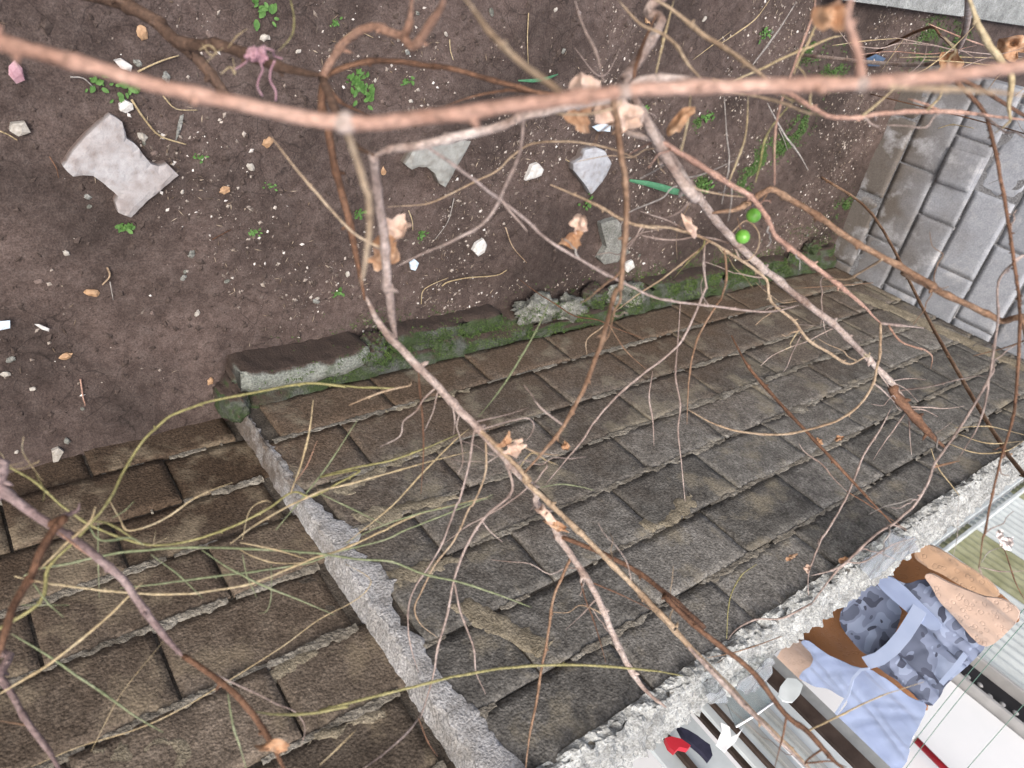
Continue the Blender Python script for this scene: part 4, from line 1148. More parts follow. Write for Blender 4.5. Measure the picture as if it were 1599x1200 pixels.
# ------------------------------------------------------------------ vines and shrubs
TO = {'A': (0, 0), 'B': (500, 0), 'C': (1000, 0), 'D': (0, 400), 'E': (500, 400), 'G': (1000, 400), 'H': (0, 750), 'I': (500, 750), 'K': (1000, 750), 'Z': (0, 0)}
def seg(*parts):
    """'B', x, y, x, y, ... 'E', x, y ... sketch coordinates of the survey sheets -> one sheet frame"""
    out = []; cur = None; buf = []
    for v in parts:
        if isinstance(v, str): cur = v
        else:
            buf.append(v)
            if len(buf) == 2:
                k = 1.0 if cur == 'Z' else .37523
                out.append((TO[cur][0] + buf[0] * k, TO[cur][1] + buf[1] * k)); buf = []
    return out
class Plant:
    def __init__(s, name, label, cat, base, group=None):
        s.root = empty(name, base); tag(s.root, label, cat, group); s.inv = -Vector(base)
        s.tracks = {}; s.n = 0; s.objs = {}
    def depth_near(s, key, q):
        best = None
        for (x, y, d, P, r) in s.tracks[key]:
            e = (x - q[0]) ** 2 + (y - q[1]) ** 2
            if best is None or e < best[0]: best = (e, d, P, r)
        return best
    def stem(s, key, pts, w0, w1, mat, d0=None, d1=None, parent=None, part="shoot", pre=(), post=(), nodes=True, wob=.006, par_obj=None):
        """pts: sheet points; w widths in sheet px; d depth from the lens; pre/post: extra world points beyond the frame"""
        s.n += 1
        snap = None
        if parent:
            e, dd, PP, rr = s.depth_near(parent, pts[0])
            if d0 is None: d0 = dd
            if e < 40 ** 2: snap = PP
        if d1 is None: d1 = d0
        elif isinstance(d1, str): d1 = d0 + float(d1)
        L = [0]
        for a, b in zip(pts, pts[1:]): L.append(L[-1] + math.hypot(a[0] - b[0], a[1] - b[1]))
        W3, R = [], []
        for i, (x, y) in enumerate(pts):
            t = L[i] / L[-1]
            d = d0 + (d1 - d0) * t
            if 0 < i: d += wob * noise.noise(Vector((t * 4, s.n * 3.3, d * 3))) * d * 2
            W3.append(at_depth(x, y, d)); R.append((w0 + (w1 - w0) * t) * (.42 if max(w0, w1) > 9 else .33) * d / F)
        if snap is not None: W3 = [snap] + W3 if (snap - W3[0]).length > .004 else W3; R = [R[0]] + R if len(W3) > len(R) else R
        W3 = [Vector(p) for p in pre] + W3 + [Vector(p) for p in post]
        R = [R[0] * 1.1] * len(pre) + R + [R[-1]] * len(post)
        Pts = smooth_pts(W3, 5)
        rad = []
        m = len(Pts) - 1
        for i in range(len(Pts)):
            t = i / m * (len(R) - 1); k = min(int(t), len(R) - 2); r = R[k] + (R[k + 1] - R[k]) * (t - k)
            rad.append(r)
        nt_ = len(rad)
        if not post:
            for i in range(min(8, nt_ // 2)): rad[nt_ - 1 - i] *= .35 + .65 * i / 8
        if not pre and not parent:
            for i in range(min(8, nt_ // 2)): rad[i] *= .4 + .6 * i / 8
        # nodes: swellings every few centimetres
        buds = []
        acc = 0; nxt = .03 + .04 * ((s.n * .37) % 1)
        for i in range(1, len(Pts)):
            acc += (Pts[i] - Pts[i - 1]).length
            if nodes and acc > nxt:
                rad[i] *= 1.25; buds.append(i); nxt += .055 + .03 * ((i * .61 + s.n * .3) % 1)
            # small kinks
            Pts[i] = Pts[i] + Vector((noise.noise(Vector((acc * 38, s.n, 0))), noise.noise(Vector((acc * 38, s.n, 5))), noise.noise(Vector((acc * 38, s.n, 9))))) * min(.0022, rad[i] * (.22 if rad[i] > .0035 else .5))
        big = rad[0] > .004
        me = tube_mesh(part, Pts, rad, 9 if big else 6, s.inv, True, .12 if big else .2, s.n)
        if buds:
            V_ = [v.co.copy() for v in me.vertices]; F_ = [tuple(p.vertices) for p in me.polygons]
            rb = random.Random(s.n * 17)
            for i in buds:
                if i + 1 >= len(Pts): continue
                t_ = (Pts[i + 1] - Pts[i - 1]).normalized()
                a_ = Vector((rb.gauss(0, 1), rb.gauss(0, 1), rb.gauss(0, 1))); a_ = (a_ - t_ * a_.dot(t_)).normalized(); c_ = t_.cross(a_)
                r_ = rad[i] * .6; ln = rad[i] * rb.uniform(.7, 1.7)
                if ln > rad[i] * 3.5: r_ = rad[i] * .35
                b_ = len(V_); P0 = Pts[i] + s.inv
                tip = P0 + a_ * (rad[i] * .8 + ln) + t_ * ln * rb.uniform(.2, .7)
                for q_ in (t_ * r_, c_ * r_, -t_ * r_, -c_ * r_): V_.append(P0 + a_ * rad[i] * .5 + q_)
                for q_ in (t_ * r_, c_ * r_, -t_ * r_, -c_ * r_): V_.append((P0 + a_ * rad[i] * .8).lerp(tip, .6) + q_ * .7)
                V_.append(tip)
                for k in range(4):
                    F_.append((b_ + k, b_ + (k + 1) % 4, b_ + 4 + (k + 1) % 4, b_ + 4 + k)); F_.append((b_ + 4 + k, b_ + 4 + (k + 1) % 4, b_ + 8))
            me = mesh(part, V_, F_, True)
        up_ = s.objs.get(parent)
        o = link(part, me, up_ if (up_ is not None and up_.parent is s.root) else s.root, BK[mat])
        s.objs[key] = o
        # remember where it runs so that side shoots can start on it
        tr = []
        for i, P in enumerate(Pts):
            v = P - CP
            c = [sum(RM[r_][j] * v[r_] for r_ in range(3)) for j in range(3)]
            if c[2] > .05: tr.append((800 + F * c[0] / c[2], 600 + F * c[1] / c[2], c[2], P, rad[i]))
        s.tracks[key] = tr
        return o

# --- vine 1: the near pinkish cane that runs right across
v1 = Plant("vine_cane", "thick pinkish vine cane stretched right across above the soil", "vine", (-.42, -.12, 0))
v1.stem('main', seg('Z', -120, 28, 0, 66, 120, 98, 250, 135, 400, 168, 540, 193, 700, 180, 880, 155, 1000, 141, 1150, 135, 1345, 130, 1450, 122, 1599, 103, 1750, 80), 28, 24, 'pink', .42, .46, part="cane",
        pre=[(-.42, -.12, -.02), (-.40, -.13, .5), (-.33, -.16, 1.05), (-.22, -.18, 1.45)], post=[(1.05, -.28, 2.05)])
for k_, (x_, y_) in enumerate([(540, 194), (1345, 131), (985, 143)]):
    e_, d_, P_, r_ = v1.depth_near('main', (x_, y_))
    lump("node", P_, (r_ * 1.35, r_ * 1.25, r_ * 1.3), k_ * 3.0, BK['pale'], v1.objs['main'], v1.inv, 3, .25)
v1.stem('s1', seg('B', 110, 540, 150, 650, 185, 770, 205, 830, 207, 950, 192, 1080, 170, 1185), 13, 10, 'tan', None, '.10', 'main')
v1.stem('s2', seg('C', 920, 350, 890, 170, 870, 60, 890, -60), 18, 16, 'pink', None, '-.03', 'main')
v1.stem('s3', seg('C', 1050, 365, 1200, 368, 1400, 380, 1620, 398), 11, 11, 'tan', None, '.03', 'main')
v1.stem('s4', seg('B', 1000, 385, 900, 310, 800, 230, 720, 150, 660, 70, 590, -20), 12, 11, 'tan', None, '.06', 'main')

# --- vine 2: the old vine with a dark trunk; canes hang out over the block wall
v2 = Plant("grape_vine", "bare old grape vine, dark trunk with pale canes reaching over the block wall", "vine", (-.10, -.05, 0))
v2.stem('trunk', seg('A', 420, -20, 560, 40, 650, 90, 720, 160, 800, 188, 930, 192, 1100, 258, 1250, 300, 1370, 322), 26, 17, 'dark', 1.05, .82, part="trunk", pre=[(-.10, -.05, -.04), (-.06, -.08, .35), (.02, -.14, .75)])
v2.stem('t2', seg('A', 730, 170, 820, 240, 900, 340, 960, 410, 1050, 470), 24, 15, 'dark', None, '.05', 'trunk', "cane")
v2.stem('up', seg('A', 1350, 318, 1340, 430, 1370, 560, 1400, 720, 1450, 900, 1490, 1100, 1520, 1250), 15, 12, 'brown', None, '.12', 'trunk', "cane")
v2.stem('arc', seg('B', 20, 318, 150, 265, 280, 255, 420, 270, 560, 290, 700, 330, 820, 362, 900, 382, 1000, 395), 11, 8, 'brown', None, '.0', 'trunk')
v2.stem('arc2', seg('B', 1000, 395, 850, 380, 760, 380, 640, 402, 520, 442), 9, 5, 'brown', None, '.05', 'arc')
v2.stem('t3', seg('B', 10, 325, 80, 420, 200, 482), 11, 8, 'brown', None, '.05', 'trunk')
v2.stem('o1', seg('B', 10, 320, 50, 250, 110, 170, 180, 125, 240, 112, 300, 140, 350, 160, 390, 195, 440, 130, 500, 40, 520, -40), 15, 17, 'orange', None, '-.22', 'trunk')
v2.stem('o2', seg('B', 350, 160, 375, 90, 385, -30), 16, 14, 'orange', None, '-.05', 'o1')
v2.stem('old', seg('C', 300, 340, 150, 325, 0, 335, 'B', 1250, 400, 1050, 440, 860, 482, 740, 530, 600, 562, 430, 602, 300, 622, 225, 650), 15, 19, 'pale', .72, .74, part="cane")
v2.stem('link', seg('B', 10, 325, 70, 470, 130, 590, 225, 650), 15, 17, 'dark', None, .74, 'trunk', "cane")
v2.stem('old2', seg('C', 300, 340, 420, 350, 560, 360, 800, 345, 1000, 330, 1200, 320), 13, 9, 'tan', None, '.15', 'old', "cane")
v2.stem('down', seg('B', 222, 645, 232, 740, 250, 870, 270, 1000, 280, 1199, 'E', 288, 130, 300, 260, 320, 345), 18, 17, 'mauve', None, .98, 'old', "cane")
v2.stem('diag', seg('E', 190, 170, 250, 285, 360, 410, 450, 500, 550, 610, 640, 700, 740, 810, 820, 900, 900, 985, 'I', 900, 90, 960, 170, 1000, 250, 1050, 320, 1110, 410, 1160, 500, 1210, 620, 1270, 750, 1350, 870, 1440, 945), 17, 11, 'pale', .96, 1.34, part="cane")
v2.stem('d2', seg('E', 640, 700, 760, 815, 870, 930, 'I', 850, 0, 960, 100, 1100, 235, 1220, 355, 1350, 487, 1480, 620, 'K', 0, 475, 120, 600, 240, 730, 380, 870, 480, 980, 600, 1090, 720, 1215), 10, 11, 'tan', None, 1.20, 'diag', "cane")
v2.stem('d2b', seg('K', 60, 540, 240, 735, 480, 985, 720, 1220), 9, 12, 'mauve', 1.165, 1.14, None, "cane")
v2.stem('d3', seg('I', 1000, 235, 1140, 290, 1300, 370, 1450, 480, 1599, 612, 'K', 100, 480, 220, 600, 360, 710, 480, 810, 600, 970, 700, 1050, 800, 1160, 870, 1220), 9, 10, 'brown', None, 1.05, 'diag', "cane")
v2.stem('d3a', seg('K', 610, 985, 590, 1080, 555, 1215), 6, 4, 'brown', None, '.03', 'd3')
v2.stem('d3b', seg('K', 710, 1040, 850, 970, 1000, 900, 1180, 840), 5, 3, 'straw', None, '.05', 'd3')
v2.stem('d3c', seg('K', 690, 1175, 790, 1170, 860, 1195), 5, 4, 'brown', None, '.02', 'd3')
v2.stem('d4', seg('I', 1040, 330, 1000, 420, 970, 500, 950, 640, 920, 800, 900, 930, 870, 1080, 855, 1215), 7, 6, 'rust', None, '.06', 'diag')
v2.stem('e1', seg('E', 770, 850, 'I', 800, 45, 700, 140, 640, 220, 590, 320, 555, 430, 530, 560, 490, 700, 470, 820, 420, 990), 7, 5, 'mauve', None, '.18', 'diag')
v2.stem('e2', seg('E', 640, 740, 620, 870, 580, 1020, 'I', 570, 100, 510, 260, 460, 350, 400, 440, 370, 520, 368, 620, 380, 700, 410, 800), 5, 4, 'mauve', None, '.2', 'diag')
v2.stem('e3', seg('E', 690, 780, 690, 900, 640, 1030, 'I', 620, 120, 560, 250, 480, 350, 430, 450, 395, 530, 420, 600, 490, 655), 5, 4, 'tan', None, '.2', 'diag')
v2.stem('e4', seg('I', 560, 430, 580, 530, 600, 590, 640, 700, 650, 800, 690, 890), 5, 4, 'mauve', None, '.05', 'e1')
v2.stem('e5', seg('E', 410, 480, 420, 600, 430, 720, 430, 850, 420, 990), 5, 4, 'brown', None, '.15', 'diag')
v2.stem('e6', seg('E', 550, 620, 562, 690, 555, 745), 4, 3, 'pale', None, '.03', 'diag')
v2.stem('e7', seg('E', 490, 570, 470, 650, 435, 730), 4, 3, 'pale', None, '.05', 'diag')
v2.stem('e8', seg('E', 650, 690, 780, 660, 870, 630), 4, 3, 'mauve', None, '.06', 'diag')
v2.stem('e9', seg('E', 680, 720, 780, 690, 860, 675, 890, 700, 880, 740, 850, 780), 4, 3, 'mauve', None, '.06', 'diag')
v2.stem('e10', seg('E', 740, 800, 820, 765, 860, 800, 920, 822, 1000, 830), 5, 4, 'tan', None, '.05', 'diag')
v2.stem('e11', seg('E', 820, 900, 880, 820, 940, 850, 990, 870), 4, 3, 'straw', None, '.02', 'diag')
v2.stem('e12', seg('E', 850, 920, 890, 945, 930, 895, 945, 875, 935, 850), 4, 4, 'pale', None, '.02', 'diag')
v2.stem('e13', seg('I', 670, 165, 710, 215, 760, 258), 4, 3, 'mauve', None, '.02', 'e1')
v2.stem('e14', seg('I', 830, 60, 760, 110, 690, 150, 600, 200, 510, 270), 4, 3, 'mauve', None, '.03', 'diag')
v2.stem('e15', seg('I', 1080, 380, 1100, 480, 1130, 560, 1160, 650, 1190, 760), 4, 3, 'brown', None, '.2', 'diag')
v2.stem('e16', seg('I', 1140, 505, 1100, 550, 1020, 625), 4, 3, 'mauve', None, '.06', 'diag')
v2.stem('e17', seg('I', 1140, 430, 1280, 490, 1420, 560), 4, 3, 'brown', None, '.1', 'diag')
v2.stem('f', seg('B', 1230, 440, 1250, 620, 1270, 760, 1276, 900, 1265, 1050, 1250, 1199, 'E', 1230, 150, 1190, 300, 1140, 450, 1080, 590, 1000, 730, 920, 825, 850, 905), 12, 7, 'rust', None, 1.08, 'old', "cane")
v2.stem('h', seg('B', 430, 602, 560, 690, 680, 780, 760, 840, 850, 910, 950, 1000, 1080, 1080, 1200, 1150, 'E', 1150, 48, 1220, 90, 1300, 130, 1420, 180, 1599, 205, 'G', 300, 208, 450, 228, 560, 230, 660, 205), 8, 5, 'mauve', None, 1.25, 'old', "cane")
v2.stem('i', seg('B', 850, 484, 830, 640, 770, 780, 740, 850, 680, 930, 560, 1000, 420, 1060, 320, 1110), 7, 6, 'mauve', None, '.15', 'old')
v2.stem('j', seg('B', 1320, 660, 1220, 622, 1100, 597, 1000, 590, 880, 600, 800, 650, 740, 710, 640, 760, 540, 810, 440, 850, 280, 862), 6, 4, 'tan', 1.05, 1.0, None)
v2.stem('k', seg('B', 270, 1040, 160, 985, 80, 912, 0, 820, 'A', 1230, 700, 1130, 570), 6, 7, 'tan', None, '-.06', 'down')
v2.stem('y1', seg('B', 1245, 440, 1150, 470, 1040, 478, 910, 465, 860, 478), 6, 5, 'tan', None, '.02', 'old')

# --- vine 3: whitish diagonal cane with its shoots
v3 = Plant("grape_vine", "whitish diagonal vine cane with pink and tan side shoots and green berries", "vine", (3.1, -.35, 0))
v3.stem('main', seg('B', 1270, 330, 1340, 470, 1400, 580, 1480, 720, 1560, 820, 'C', 60, 560, 130, 680, 220, 790, 300, 900, 370, 980, 450, 1060, 520, 1130, 'G', 450, 5, 560, 90, 680, 190, 800, 280, 900, 380, 980, 460, 1040, 520, 1090, 590, 1120, 640), 22, 10, 'pale', .84, 1.55, part="cane")
v3.stem('base', seg('B', 1270, 330, 1360, 200, 1420, 90, 1440, -20), 20, 18, 'pale', None, .9, 'main', "cane", post=[(1.0, .1, 1.4), (2.2, -.1, 1.0), (2.9, -.25, .6), (3.1, -.35, -.02)])
v3.stem('tail', seg('G', 1050, 560, 1150, 680, 1210, 745, 1270, 800), 17, 13, 'brown', None, '.05', 'main', "cane")
v3.stem('lat', seg('B', 1400, 580, 1310, 560, 1220, 520, 1130, 480), 13, 9, 'pale', None, '.02', 'main')
for i, (q, w, m_, dd) in enumerate([
    (('G', 1110, 640, 1060, 600, 1010, 560, 975, 535), 5, 'mauve', '.02'), (('G', 1110, 645, 1050, 730, 1000, 800, 970, 850), 4, 'mauve', '.1'), (('G', 1118, 640, 1122, 750, 1130, 830), 4, 'pale', '.1'),
    (('G', 1112, 628, 1200, 630, 1270, 635, 1350, 625), 4, 'pale', '.05'), (('G', 1045, 520, 1120, 510, 1190, 515), 3, 'pale', '.05'), (('G', 1120, 640, 1180, 640, 1240, 670), 4, 'mauve', '.02'),
    (('G', 1080, 560, 1200, 545, 1300, 520, 1400, 500, 1460, 500), 4, 'mauve', '-.2'), (('G', 1120, 640, 1080, 640, 1060, 615), 4, 'pale', '.0'), (('G', 760, 245, 765, 290, 780, 340), 3, 'pale', '.05'),
    (('G', 980, 465, 1030, 540, 1040, 555), 4, 'pale', '.0'), (('G', 1120, 640, 1180, 690, 1220, 740, 1300, 690), 3, 'mauve', '.02')]):
    v3.stem('m%d' % i, seg(*q), w, w * .7, m_, None, dd, 'main')
v3.stem('b', seg('C', 100, 600, 250, 690, 360, 760, 460, 820, 510, 880, 540, 930, 560, 980, 620, 1030, 700, 1090, 780, 1150, 840, 1199, 'G', 760, 70, 850, 140, 920, 200, 1000, 280), 11, 8, 'pink', None, 1.35, 'main', "cane")
v3.stem('b1', seg('G', 1000, 280, 1090, 290, 1180, 300), 7, 6, 'mauve', None, '.05', 'b')
v3.stem('b2', seg('G', 1000, 280, 1000, 380, 985, 470, 970, 530, 930, 600, 850, 670, 740, 712, 600, 742, 440, 735, 310, 700, 200, 640), 7, 5, 'tan', None, '.15', 'b')
v3.stem('b3', seg('G', 970, 530, 1010, 560, 1060, 610), 4, 4, 'pale', None, '.0', 'b2')
v3.stem('b4', seg('G', 1040, 300, 1090, 360, 1180, 390, 1215, 420, 1210, 470), 5, 4, 'orange', None, '.1', 'b1')
v3.stem('b5', seg('G', 380, 330, 450, 460, 570, 600, 700, 740, 830, 880, 960, 1020, 1050, 1115), 9, 7, 'brown', 1.55, 1.45, None)
v3.stem('c', seg('B', 960, 770, 1080, 820, 1180, 870, 1290, 930, 1400, 950, 'C', 20, 942, 120, 950, 220, 975, 300, 1010, 380, 1060, 460, 1110, 510, 1150, 'G', 530, 110, 545, 190, 640, 270, 700, 350, 800, 410, 870, 450, 960, 405), 8, 7, 'tan', 1.0, 1.40, None, "cane")
v3.stem('c1', seg('C', 410, 1070, 380, 1020, 330, 1000, 220, 975, 130, 925, 60, 900, 0, 880), 5, 4, 'pale', None, '.05', 'c')
v3.stem('c2', seg('C', 250, 980, 130, 1000, 0, 975, 'B', 1450, 950), 5, 4, 'mauve', None, '.03', 'c')
v3.stem('c3', seg('C', 270, 990, 265, 1100, 275, 1199, 'G', 270, 140, 220, 260, 160, 370, 80, 440, 0, 500, 'E', 1230, 590, 1150, 680, 1090, 770, 1040, 830, 940, 950), 6, 5, 'mauve', None, '.25', 'c')
v3.stem('c4', seg('C', 350, 1040, 360, 1150, 340, 1240, 'G', 320, 200, 250, 320, 215, 430, 200, 560, 195, 700), 6, 4, 'rust', None, '.25', 'c')
v3.stem('c5', seg('E', 1500, 195, 1490, 350, 1480, 500, 1500, 620, 1490, 720, 1500, 820, 1520, 1020), 5, 4, 'mauve', 1.45, 1.5, None)
v3.stem('c6', seg('E', 1385, 480, 1370, 590, 1385, 680, 1390, 790), 5, 4, 'mauve', 1.40, 1.45, None)
v3.stem('c7', seg('C', 270, 1020, 170, 1100, 80, 1170, 0, 1220, 'E', 1230, 230), 5, 4, 'tan', None, '.1', 'c')
v3.stem('c8', seg('C', 260, 1030, 200, 1090, 140, 1160), 4, 3, 'olive', None, '.1', 'c')
v3.stem('c9', seg('E', 820, 90, 900, 150, 980, 200, 1060, 250, 1150, 265, 1230, 300, 1350, 345), 3, 3, 'brown', 1.6, 1.5, None)
v3.stem('c10', seg('E', 1200, 270, 1170, 300, 1110, 350, 1112, 415), 4, 3, 'tan', 1.35, 1.4, None)
v3.stem('c11', seg('E', 1200, 280, 1270, 390, 1360, 475), 4, 3, 'rust', 1.35, 1.4, None)
v3.stem('c12', seg('C', 440, 920, 490, 965, 492, 1030, 450, 1085, 400, 1075), 4, 3, 'tan', None, '.0', 'main')
for i, (q, w, m_, d) in enumerate([
    (('C', 560, 770, 560, 600, 570, 500, 600, 390, 650, 250, 720, 60, 730, -20), 6, 'pink', .95), (('C', 370, 760, 400, 680, 440, 560, 450, 400), 6, 'straw', 1.0), (('C', 340, 850, 370, 680, 360, 560, 350, 400), 5, 'grey', 1.3),
    (('C', 530, 430, 600, 560, 660, 640, 700, 710), 6, 'grey', 1.4), (('C', 170, 630, 200, 500, 210, 390), 8, 'straw', .85), (('C', 480, 760, 500, 680, 520, 580, 570, 500, 640, 420), 5, 'olive', .95),
    (('C', 0, 745, 60, 712, 130, 672), 4, 'grey', 1.0), (('C', 130, 745, 250, 730, 390, 670), 4, 'grey', 1.1), (('C', 640, 310, 660, 250, 700, 180, 740, 90, 800, 20), 6, 'straw', .9),
    (('C', 470, 270, 500, 230, 580, 120, 650, 10), 5, 'grey', 1.3), (('C', 380, 340, 500, 290, 600, 240, 700, 200, 790, 160, 840, 150), 7, 'straw', 1.0), (('C', 550, 345, 460, 280, 380, 220, 270, 150, 130, 40, 20, -20), 10, 'tan', .75),
    (('C', 260, 335, 200, 270, 150, 190, 90, 140, 0, 100, 'B', 1240, 0), 9, 'tan', .78), (('C', 60, 330, 90, 200, 110, 120, 140, 0), 8, 'straw', .9), (('B', 1180, 340, 1150, 220, 1100, 120, 1060, 0), 8, 'mauve', .8), (('B', 1300, 370, 1310, 300, 1340, 200, 1400, 60), 11, 'brown', .8),
    (('B', 1060, 200, 1150, 310, 1200, 300, 1250, 200), 4, 'mauve', 1.1)]):
    v3.stem('u%d' % i, seg(*q), w, w * .8, m_, d, d + .04)
v3.stem('w', seg('C', 440, 395, 600, 385, 700, 440, 800, 488, 900, 490, 1000, 476, 1100, 466, 1250, 465, 1400, 476, 1620, 503), 10, 8, 'pink', .80, .95, None, "cane")
v3.stem('w1', seg('C', 830, 490, 700, 470, 560, 420, 440, 395, 300, 385), 8, 7, 'tan', None, '.0', 'w')
v3.stem('w2', seg('C', 920, 485, 990, 430, 1055, 375), 7, 6, 'straw', None, '-.02', 'w')
v3.stem('w3', seg('C', 1250, 462, 1190, 435, 1115, 412), 6, 8, 'pink', None, '.0', 'w')
# berries
for k, (x, y) in enumerate([(1177, 337), (1160, 370)]):
    d = 1.12
    p = at_depth(x, y, d)
    b = lump("berry", p, (.0108, .0108, .0113), k, M_BERRY, v3.root, v3.inv, 3, .03)
    tag(b, "round bright green berry")
    v3.stem('bs%d' % k, [(x - 8, y - 30), (x - 4, y - 15), (x, y - 8)], 4, 4, 'rust', d - .02, d, None, "berry_stalk")

# --- vine 4: tan-orange cane in the upper right that dips to the far wall
v4 = Plant("vine_cane", "smooth rusty-orange vine cane kinked above the green berries", "vine", (3.6, -.9, 0))
v4.stem('main', seg('C', 300, 888, 400, 872, 470, 832, 520, 797, 555, 790, 640, 840, 740, 900, 850, 980, 950, 1040, 1100, 1120, 1230, 1199, 'G', 1100, 70, 1250, 150, 1400, 220, 1500, 270, 1620, 350), 12, 12, 'rust', 1.06, 1.15, part="cane", post=[(1.95, -.95, 1.70), (2.8, -1.05, 1.1), (3.5, -.95, .4), (3.6, -.9, 0)])
v4.stem('a', seg('G', 1000, 20, 930, 60, 870, 95, 810, 95, 760, 100), 6, 4, 'tan', None, '.1', 'main')
v4.stem('b', seg('G', 970, 112, 800, 125, 640, 135), 4, 3, 'rust', 1.3, 1.35, None)

# --- vine 5: long hanging shoots on the right
v5 = Plant("vine_shoots", "long thin hanging shoots in front of the far wall and cope", "vine", (3.75, -.5, 0))
v5.stem('a', seg('C', 1410, 370, 1440, 480, 1480, 640, 1520, 850, 1550, 1050, 1572, 1199, 'G', 1580, 200, 1580, 300, 1570, 500, 1550, 680, 1500, 850, 1460, 1020, 1435, 1150, 'K', 1425, 250, 1410, 365), 8, 5, 'brown', .95, 1.15, None, "cane", pre=[(3.75, -.5, 0), (3.6, -.45, .8), (2.4, -.35, 1.5)])
v5.stem('a1', seg('K', 1410, 365, 1430, 410), 4, 3, 'mauve', None, '.02', 'a')
v5.stem('b', seg('G', 1590, 0, 1555, 30, 1490, 110, 1490, 250, 1470, 400, 1450, 510, 1390, 620, 1320, 730, 1250, 830, 1220, 880, 1190, 960, 1130, 1050, 1050, 1115, 980, 1160, 'K', 870, 330, 800, 400, 710, 520), 6, 6, 'mauve', None, 1.35, 'a', "cane")
v5.stem('b1', seg('G', 1450, 505, 1440, 600, 1400, 720, 1320, 850), 5, 4, 'mauve', None, '.05', 'b')
v5.stem('b2', seg('G', 1220, 880, 1290, 862, 1330, 852), 6, 5, 'rust', None, '.0', 'b')
v5.stem('b3', seg('K', 1050, 185, 1080, 195, 1110, 212), 5, 3, 'mauve', None, '.0', 'b')
v5.stem('b4', seg('K', 870, 335, 800, 375, 710, 398), 5, 5, 'mauve', None, '.02', 'b')
v5.stem('b5', seg('K', 850, 340, 930, 340, 1050, 270, 1150, 240), 4, 3, 'mauve', None, '.02', 'b')
v5.stem('b6', seg('K', 710, 515, 590, 575, 480, 580, 400, 622, 365, 665), 5, 4, 'mauve', None, '.03', 'b')
v5.stem('b7', seg('K', 590, 650, 480, 690, 380, 720, 280, 740), 4, 3, 'rust', 1.38, 1.4, None)
v5.stem('c', seg('G', 1050, 620, 1000, 720, 930, 830, 870, 980, 800, 1110, 740, 1199, 'K', 760, 230, 720, 330, 700, 400, 700, 480), 5, 4, 'mauve', 1.62, 1.5, None)
v5.stem('d', seg('G', 660, 780, 690, 820, 760, 870, 800, 920, 860, 980), 4, 4, 'pale', 1.7, 1.66, None)
v5.stem('d1', seg('G', 860, 980, 960, 1040, 1110, 1140), 3, 3, 'brown', None, '.0', 'd')
v5.stem('e', seg('G', 1210, 800, 1240, 880, 1300, 960, 1330, 1000), 4, 3, 'straw', 1.6, 1.6, None)
for i, q in enumerate([('G', 1310, 715, 1450, 710, 1600, 745), ('G', 1320, 740, 1450, 780, 1600, 770), ('G', 1280, 780, 1400, 820, 1520, 812, 1600, 768)]):
    v5.stem('f%d' % i, seg(*q), 4, 3, 'straw', 1.55, 1.5, None)
v5.stem('g', seg('K', 360, 660, 372, 500, 420, 400, 485, 350), 4, 3, 'olive', 1.55, 1.6, None)
v5.stem('p', seg('C', 1360, -30, 1400, 80, 1440, 170, 1490, 240, 1530, 290, 1547, 340, 1535, 430, 1542, 505), 13, 11, 'straw', .85, .92, None, "cane")
v5.stem('p1', seg('C', 1540, 505, 1510, 530, 1475, 555), 6, 4, 'straw', None, '.02', 'p')
v5.stem('fl', seg('K', 1600, 500, 1560, 420, 1520, 300, 1500, 280), 4, 3, 'brown', 1.6, 1.6, None)
v5.stem('fl2', seg('K', 1410, 360, 1500, 380, 1600, 378), 4, 3, 'mauve', 1.6, 1.6, None)
v5.stem('fl3', seg('K', 1500, 280, 1450, 300, 1420, 345), 3, 3, 'grey', 1.6, 1.6, None)
v5.stem('fl4', seg('K', 1300, 330, 1320, 230, 1325, 60), 2, 2, 'grey', 1.6, 1.6, None)

# --- twig tangle by the far step
v6 = Plant("dead_twigs", "tangle of dead pinkish twigs by the far concrete step", "twigs", (3.6, -.35, 0))
rt = random.Random(12)
for i, (q, w, m_) in enumerate([
    (('C', 1050, 155, 1200, 185, 1350, 215, 1620, 240), 4, 'mauve'), (('C', 1080, 240, 1300, 238, 1620, 247), 4, 'straw'), (('C', 1150, 305, 1200, 280, 1300, 200, 1390, 110), 4, 'straw'), (('C', 1200, 100, 1400, 180, 1520, 215), 5, 'pink'),
    (('C', 880, 190, 1000, 202, 1090, 180, 1250, 195), 4, 'mauve'), (('C', 1120, 310, 1180, 250, 1195, 180), 4, 'mauve'), (('C', 800, 190, 950, 170, 1080, 160), 4, 'straw'), (('C', 900, 230, 1050, 215, 1220, 225, 1400, 190), 3, 'pink'),
    (('C', 1300, 300, 1420, 250, 1599, 200), 3, 'mauve'), (('C', 1180, 250, 1350, 260, 1500, 275, 1620, 270), 3, 'straw'), (('C', 1250, 150, 1380, 235, 1480, 300), 3, 'mauve'), (('C', 1450, 370, 1500, 310, 1599, 250), 4, 'tan'), (('C', 1560, 400, 1620, 350), 4, 'tan'),
    (('C', 1240, 535, 1300, 520, 1390, 535), 4, 'straw'), (('C', 340, 180, 400, 140, 480, 80, 540, 0), 4, 'straw'), (('C', 220, 250, 300, 190, 380, 130), 3, 'straw'), (('C', 820, 120, 880, 200, 900, 240), 3, 'mauve'), (('C', 1000, 300, 1050, 230, 1100, 160), 3, 'straw')]):
    d = 2.2 + rt.uniform(-.4, .5)
    v6.stem('x%d' % i, seg(*q), w, w * .7, m_, d, d + rt.uniform(-.15, .15), None, "twig", wob=.01)
v6.stem('root', seg('C', 1300, 200, 1250, 150, 1180, 120), 7, 6, 'brown', 2.6, 2.8, None, "twig", post=[(3.6, -.35, 0)])

